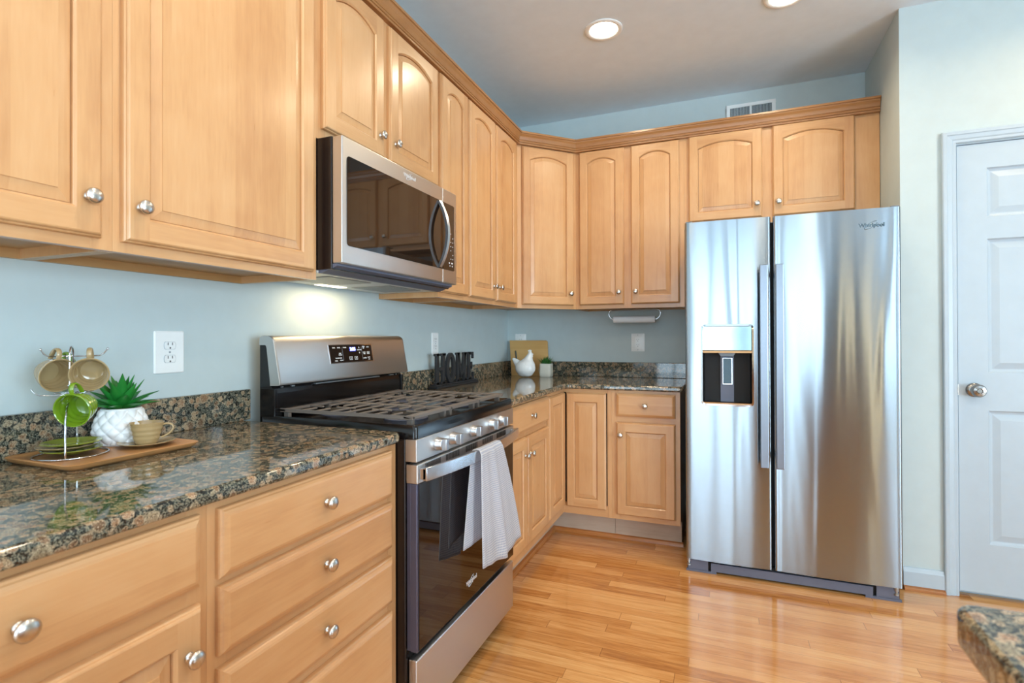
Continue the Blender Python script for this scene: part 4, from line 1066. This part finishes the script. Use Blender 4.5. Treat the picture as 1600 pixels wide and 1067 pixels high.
for k, (mt_, lb, dx, dy) in enumerate((('ceramic_olive', 'green saucer at the bottom of the stack under the cup rack', .004, 0), ('ceramic_tan', 'tan saucer in the middle of the stack under the cup rack', -.006, -.004), ('ceramic_olive', 'green saucer on top of the stack under the cup rack', .001, .001))):
    saucer(lb, mt_, (CX+dx-.002, CY+dy, ZTR+.0046+k*.0075), 'saucers stacked in the cup rack', .93)
saucer('tan saucer under the tan cup on the wooden tray', 'ceramic_tan', (.180, -2.792, ZTR), None, 1.0)
cup('tan coffee cup standing on its saucer on the wooden tray', 'ceramic_tan', (.180, -2.792, ZTR+.004), (0, 0, 1), (RC*.97+TC*.25))
def pineapple_pot():
    cx, cy = .090, -2.795
    r = thing('potted_succulent', 'green spiky succulent in a white diamond pattern pot on the wooden tray', 'plant', (cx, cy, ZTR))
    m = MB(); NZ, NA = 80, 198; L = []
    R = lambda t: .0405+.0165*math.sin(PI*min((t+.10)/1.05, 1)**.85)+(.004*t)
    for j in range(NZ+1):
        t = j/NZ; l = []
        for i in range(NA):
            a = 2*PI*i/NA; h = math.sqrt(abs(math.sin(a*5.5+t*8.5)*math.sin(a*5.5-t*8.5)))
            rr = R(t)+(.0062*(h-.5) if .03 < t < .97 else -.001)
            l.append((rr*math.cos(a), rr*math.sin(a), t*.088))
        L.append(l)
    rt_ = R(1)
    for rr, z in ((rt_-.003, .0905), (rt_-.006, .087), (rt_-.008, .078)): L.append([(rr*math.cos(2*PI*i/NA), rr*math.sin(2*PI*i/NA), z) for i in range(NA)])
    m.loops(L, 0, True, True, True); m.build('pot', 'pot_white', r, 180)
    pb = MB(); rg = random.Random(3)
    for k in range(46):
        a = rg.random()*6.28; d = .036*math.sqrt(rg.random()); s_ = .004+.003*rg.random()
        pb.lathe([(0, -s_*.6), (s_*.8, -s_*.4), (s_, 0), (s_*.8, s_*.4), (0, s_*.6)], 8, Matrix.Translation((d*math.cos(a), d*math.sin(a), .083)))
    o = pb.build('pebbles', 'pebble', r, 60); o['kind'] = 'stuff'
    rg = random.Random(11)
    def leaf(az, el, ln, w, base):
        q = MB(); d = Vector((math.cos(az), math.sin(az), 0)); sd = Vector((-math.sin(az), math.cos(az), 0)); L = []; N = 9
        for k in range(N+1):
            t = k/N; e = el-.45*t*(1 if el < .9 else .2)+.75*max(0, t-.75)
            out = sum(math.cos(el-.45*(tt/12*t)*(1 if el < .9 else .2)) for tt in range(12))/12*t*ln
            hz = sum(math.sin(el-.45*(tt/12*t)*(1 if el < .9 else .2)) for tt in range(12))/12*t*ln
            p = d*(base+out)+Vector((0, 0, .086+hz)); wd = w*(math.sin(min(t/.38, 1)*PI/2)*.55+.45)*(1-max(0, (t-.30)/.70)**1.5) if t < 1 else .0004
            nrm = Vector((-math.sin(el)*d.x, -math.sin(el)*d.y, math.cos(el)))
            th = .0045*(1-t*.8)
            L.append([p-sd*wd+nrm*wd*.35, p-sd*wd*.5-nrm*th*.6, p-nrm*th, p+sd*wd*.5-nrm*th*.6, p+sd*wd+nrm*wd*.35, p+sd*wd*.45+nrm*th*.2, p+nrm*th*.1, p-sd*wd*.45+nrm*th*.2])
        q.loops(L, 0, True, True, True); q.build('leaf', 'leaf', r, 60)
    for ring, (n, el, ln, w, base, ph) in enumerate(((8, .42, .074, .0125, .010, 0), (8, .72, .080, .0155, .008, .4), (7, 1.02, .086, .0165, .005, .1), (5, 1.30, .092, .0150, .002, .7))):
        for k in range(n): leaf(2*PI*k/n+ph+rg.uniform(-.12, .12), el+rg.uniform(-.08, .08), ln*rg.uniform(.9, 1.08), w, base)
pineapple_pot()

def home_sign():
    x0 = .062; yb0, yb1 = -1.205, -.700
    r = thing('word_sign', 'black freestanding sign spelling HOME on the counter right of the range', 'sign', (x0, (yb0+yb1)/2, ZK))
    yc = (yb0+yb1)/2
    b = MB(); b.box(-.028, .028, yb0-yc, yb1-yc, 0, .012); b.box(-.022, .022, yb0+.006-yc, yb1-.006-yc, .012, .021)
    b.build('base', 'sign_black', r, bevel=.002)
    z0, z1 = .020, .187; d0, d1 = -.002, .012; h = z1-z0
    def new(): return MB()
    def bx(m, a, b_, c, d): m.box(d0, d1, a, b_, z0+c*h, z0+d*h)
    def stem(m, a, b_, ser=.012):
        bx(m, a, b_, 0, 1); bx(m, a-ser, b_+ser, 0, .075); bx(m, a-ser, b_+ser, .925, 1)
    w = .026
    y = yb0+.022-yc
    m = new(); stem(m, y, y+w); stem(m, y+.066, y+.066+w); bx(m, y+w, y+.066, .45, .56); m.build('letter_h', 'sign_black', r, bevel=.0015)
    yo = y+.066+w+.012+.060
    m = new(); n = 40; L = []
    for x in (d0, d1):
        pass
    oc = [(yo+.054*math.cos(2*PI*k/n), z0+h/2+h*.51*math.sin(2*PI*k/n)) for k in range(n)]; ic = [(yo+.023*math.cos(2*PI*k/n), z0+h/2+h*.37*math.sin(2*PI*k/n)) for k in range(n)]
    m.loops([[(d0, a, b_) for a, b_ in oc], [(d1, a, b_) for a, b_ in oc], [(d1, a, b_) for a, b_ in ic], [(d0, a, b_) for a, b_ in ic], [(d0, a, b_) for a, b_ in oc]], 0)
    m.build('letter_o', 'sign_black', r, 40)
    ym = yo+.060+.016
    m = new(); stem(m, ym, ym+.020, .010); stem(m, ym+.088, ym+.088+.024, .010)
    for a, b_ in ((ym+.012, ym+.055), (ym+.100, ym+.058)):
        m.prism([(a-.013, z1), (a+.013, z1), (b_+.010, z0+h*.12), (b_-.010, z0+h*.12)], lambda u, v, d: (d, u, v), d0, d1)
    m.build('letter_m', 'sign_black', r, bevel=.0012)
    ye = ym+.112+.028
    m = new(); stem(m, ye, ye+w, .010); bx(m, ye+w, ye+.072, .90, 1); bx(m, ye+w, ye+.055, .46, .56); bx(m, ye+w, ye+.078, 0, .10)
    bx(m, ye+.062, ye+.073, .76, .92); bx(m, ye+.046, ye+.056, .38, .64); bx(m, ye+.066, ye+.079, .08, .26)
    m.build('letter_e', 'sign_black', r, bevel=.0015)
home_sign()

def hen():
    cx, cy = .228, -.235
    m = MB()
    def ell(c, rad, n=20, rot=0):
        for_ = []
        T = Matrix.Translation(c) @ Matrix.Rotation(rot, 4, 'Y') @ Matrix.Diagonal((*rad, 1))
        m.lathe([(max(math.sin(PI*k/12), .001), -math.cos(PI*k/12)) for k in range(13)], n, T)
    def cap(p, q, ra, rb, sy=1.0, n=10):
        for k in range(n+1):
            t = k/n; c = Vector(p).lerp(Vector(q), t); rr = ra+(rb-ra)*t; ell(c, (rr, rr*sy, rr), 14)
    ell((0, 0, .062), (.072, .058, .060)); ell((.012, 0, .075), (.058, .050, .058)); ell((-.012, 0, .03), (.045, .040, .029)); ell((.012, 0, .03), (.045, .040, .029))
    cap((.018, 0, .100), (.034, 0, .155), .040, .015, .85, 12); ell((.036, 0, .160), (.0155, .013, .017))
    cap((-.040, 0, .078), (-.086, 0, .122), .034, .0115, .7, 12)
    for dx, dz in ((-.010, .008), (-.001, .013), (.008, .010)): ell((.034+dx, 0, .176+dz*.6), (.0055, .0045, .0065), 10)
    ell((.034, 0, .174), (.010, .005, .008), 10)
    cap((.046, 0, .160), (.060, 0, .158), .0055, .003, .8, 5); ell((.050, 0, .144), (.0065, .005, .009), 10)
    o = m.build('hen_figurine', 'ceramic_white', None, 180, loc=(cx, cy, ZK+.0008))
    rm = o.modifiers.new('rm', 'REMESH'); rm.mode = 'VOXEL'; rm.voxel_size = .0022; rm.use_smooth_shade = True
    sm = o.modifiers.new('sm', 'SMOOTH'); sm.factor = .5; sm.iterations = 6
    tag(o, 'white ceramic hen figurine on the granite in the corner', 'figurine')
hen()
def cutting_board():
    # leaning back against the wall, ends slanted
    r = thing('cutting_board', 'bamboo cutting board leaning on the back wall behind the white hen', 'cutting board', (.18, -.082, ZK), 0)
    th = .012; tilt = math.atan2(.056, .265)
    mt = Matrix.Rotation(-tilt, 4, 'X')
    mt = Matrix.Rotation(-tilt, 4, 'X')
    H = .258; pts = [(-.117, 0), (.168, 0)]+arc(.130, H-.012, .012, 20, 90, 4)+[(-.152, H)]
    slot = arc(-.100, .175, .0075, 10, 190, 6)+arc(-.086, .105, .0075, 190, 370, 6)
    # two-piece outline around the slot: build as strips between outline and slot via bmesh fill
    bm = bmesh.new()
    def loop(p, y): return [bm.verts.new((x, y, z)) for x, z in p]
    fr = [loop(pts, 0), loop(slot, 0)]; bk = [loop(pts, th), loop(slot, th)]
    for a, b_ in zip(fr, bk):
        n = len(a)
        for i in range(n): bm.faces.new((a[i], a[(i+1) % n], b_[(i+1) % n], b_[i]))
    for grp in (fr, bk):
        es = []
        for l in grp:
            for i in range(len(l)):
                e = bm.edges.get((l[i], l[(i+1) % len(l)])); es.append(e)
        bmesh.ops.triangle_fill(bm, use_beauty=True, use_dissolve=False, edges=es)
    bmesh.ops.recalc_face_normals(bm, faces=bm.faces)
    bmesh.ops.transform(bm, matrix=mt, verts=bm.verts)
    me = bpy.data.meshes.new('board'); bm.to_mesh(me); bm.free(); me.materials.append(MT['bamboo'])
    o = bpy.data.objects.new('board', me); COL.objects.link(o); o.parent = r
cutting_board()
def small_plant():
    cx, cy = .352, -.150
    r = thing('small_potted_plant', 'small green plant in a pale fabric pot with side cords, right of the white hen', 'plant', (cx, cy, ZK))
    m = MB(); q = lambda w, z, rr: [(x, y, z) for x, y in rrect(-w, w, -w, w, rr, 4)]
    m.loops([q(.036, 0, .012), q(.040, .006, .014), q(.041, .03, .015), q(.0385, .065, .014), q(.040, .092, .014), q(.0365, .0925, .012), q(.036, .080, .012)], 0, True, True, True)
    m.build('pot', 'pot_cloth', r, 50)
    for s_ in (-1, 1):
        MB().tube([(s_*.040, -.01, .082), (s_*.047, -.012, .070), (s_*.051, -.012, .045), (s_*.047, -.012, .024), (s_*.0415, -.01, .012)], .0022, 6).build('cord', 'rope', r, 60)
    rg = random.Random(5); f = MB()
    for k in range(150):
        a = rg.random()*6.28; el = rg.uniform(.35, 1.5); ln = rg.uniform(.042, .068); b0 = Vector((rg.uniform(-.024, .024), rg.uniform(-.024, .024), .084))
        d = Vector((math.cos(a)*math.cos(el), math.sin(a)*math.cos(el), math.sin(el))); sd = d.cross(Vector((0, 0, 1))).normalized()*rg.uniform(.0016, .0028)
        mid = b0+d*ln*.5+Vector((0, 0, .004)); tip = b0+d*ln; nn = sd.cross(d).normalized()*.0006
        f.add([b0-sd*.4, b0+sd*.4, mid+sd, mid-sd, tip, b0+nn*2, mid+nn*2], [(0, 1, 5), (1, 2, 6, 5), (3, 0, 5, 6), (2, 4, 6), (4, 3, 6), (0, 3, 2, 1), (3, 4, 2)])
    o = f.build('foliage', 'leaf_dark', r); o['kind'] = 'stuff'
small_plant()

# two glowing columns added behind the camera for warm stripes in the refrigerator reflection
emit('stripe_glow', (1, .76, .42), 5.0)
def added_column(x, y, label, first=None):
    if first: return dup(first, (x, y, 0), None, label)
    r = thing('added_glow_column', label, 'lamp', (x, y, 0), 0, 'added glow columns')
    MB().lathe([(0, .0005), (.13, .0005), (.13, .018), (.02, .026), (.014, .10)], 28).build('base', 'black_side', r, 40)
    MB().lathe([(.014, .10), (.028, .10), (.028, 2.1), (.014, 2.1)], 28, None, 0, True, True).build('glow_tube', 'stripe_glow', r, 40)
    return r
fl = added_column(3.15, -6.4, 'left of two added glowing columns mirrored as warm stripes in the right refrigerator door')
added_column(3.72, -6.4, 'right of two added glowing columns mirrored as warm stripes in the right refrigerator door', fl)

r = thing('backdrop', 'added tall dark brown bookcase mirrored as the dark band in the right refrigerator door', 'backdrop', (3.55, -7.42, 0))  # dark shelving added behind the camera to darken the refrigerator reflection
m = MB(); m.box(-.76, .76, -.16, -.14, .001, 2.35); m.box(-.76, -.735, -.14, .16, .001, 2.35); m.box(.735, .76, -.14, .16, .001, 2.35); m.box(-.735, .735, -.14, .16, 2.325, 2.35)
m.build('case', 'dark_wood', r)
for z in (.04, .45, .86, 1.28, 1.70, 2.02): MB().box(-.734, .734, -.139, .155, z, z+.025).build('shelf', 'dark_wood', r)
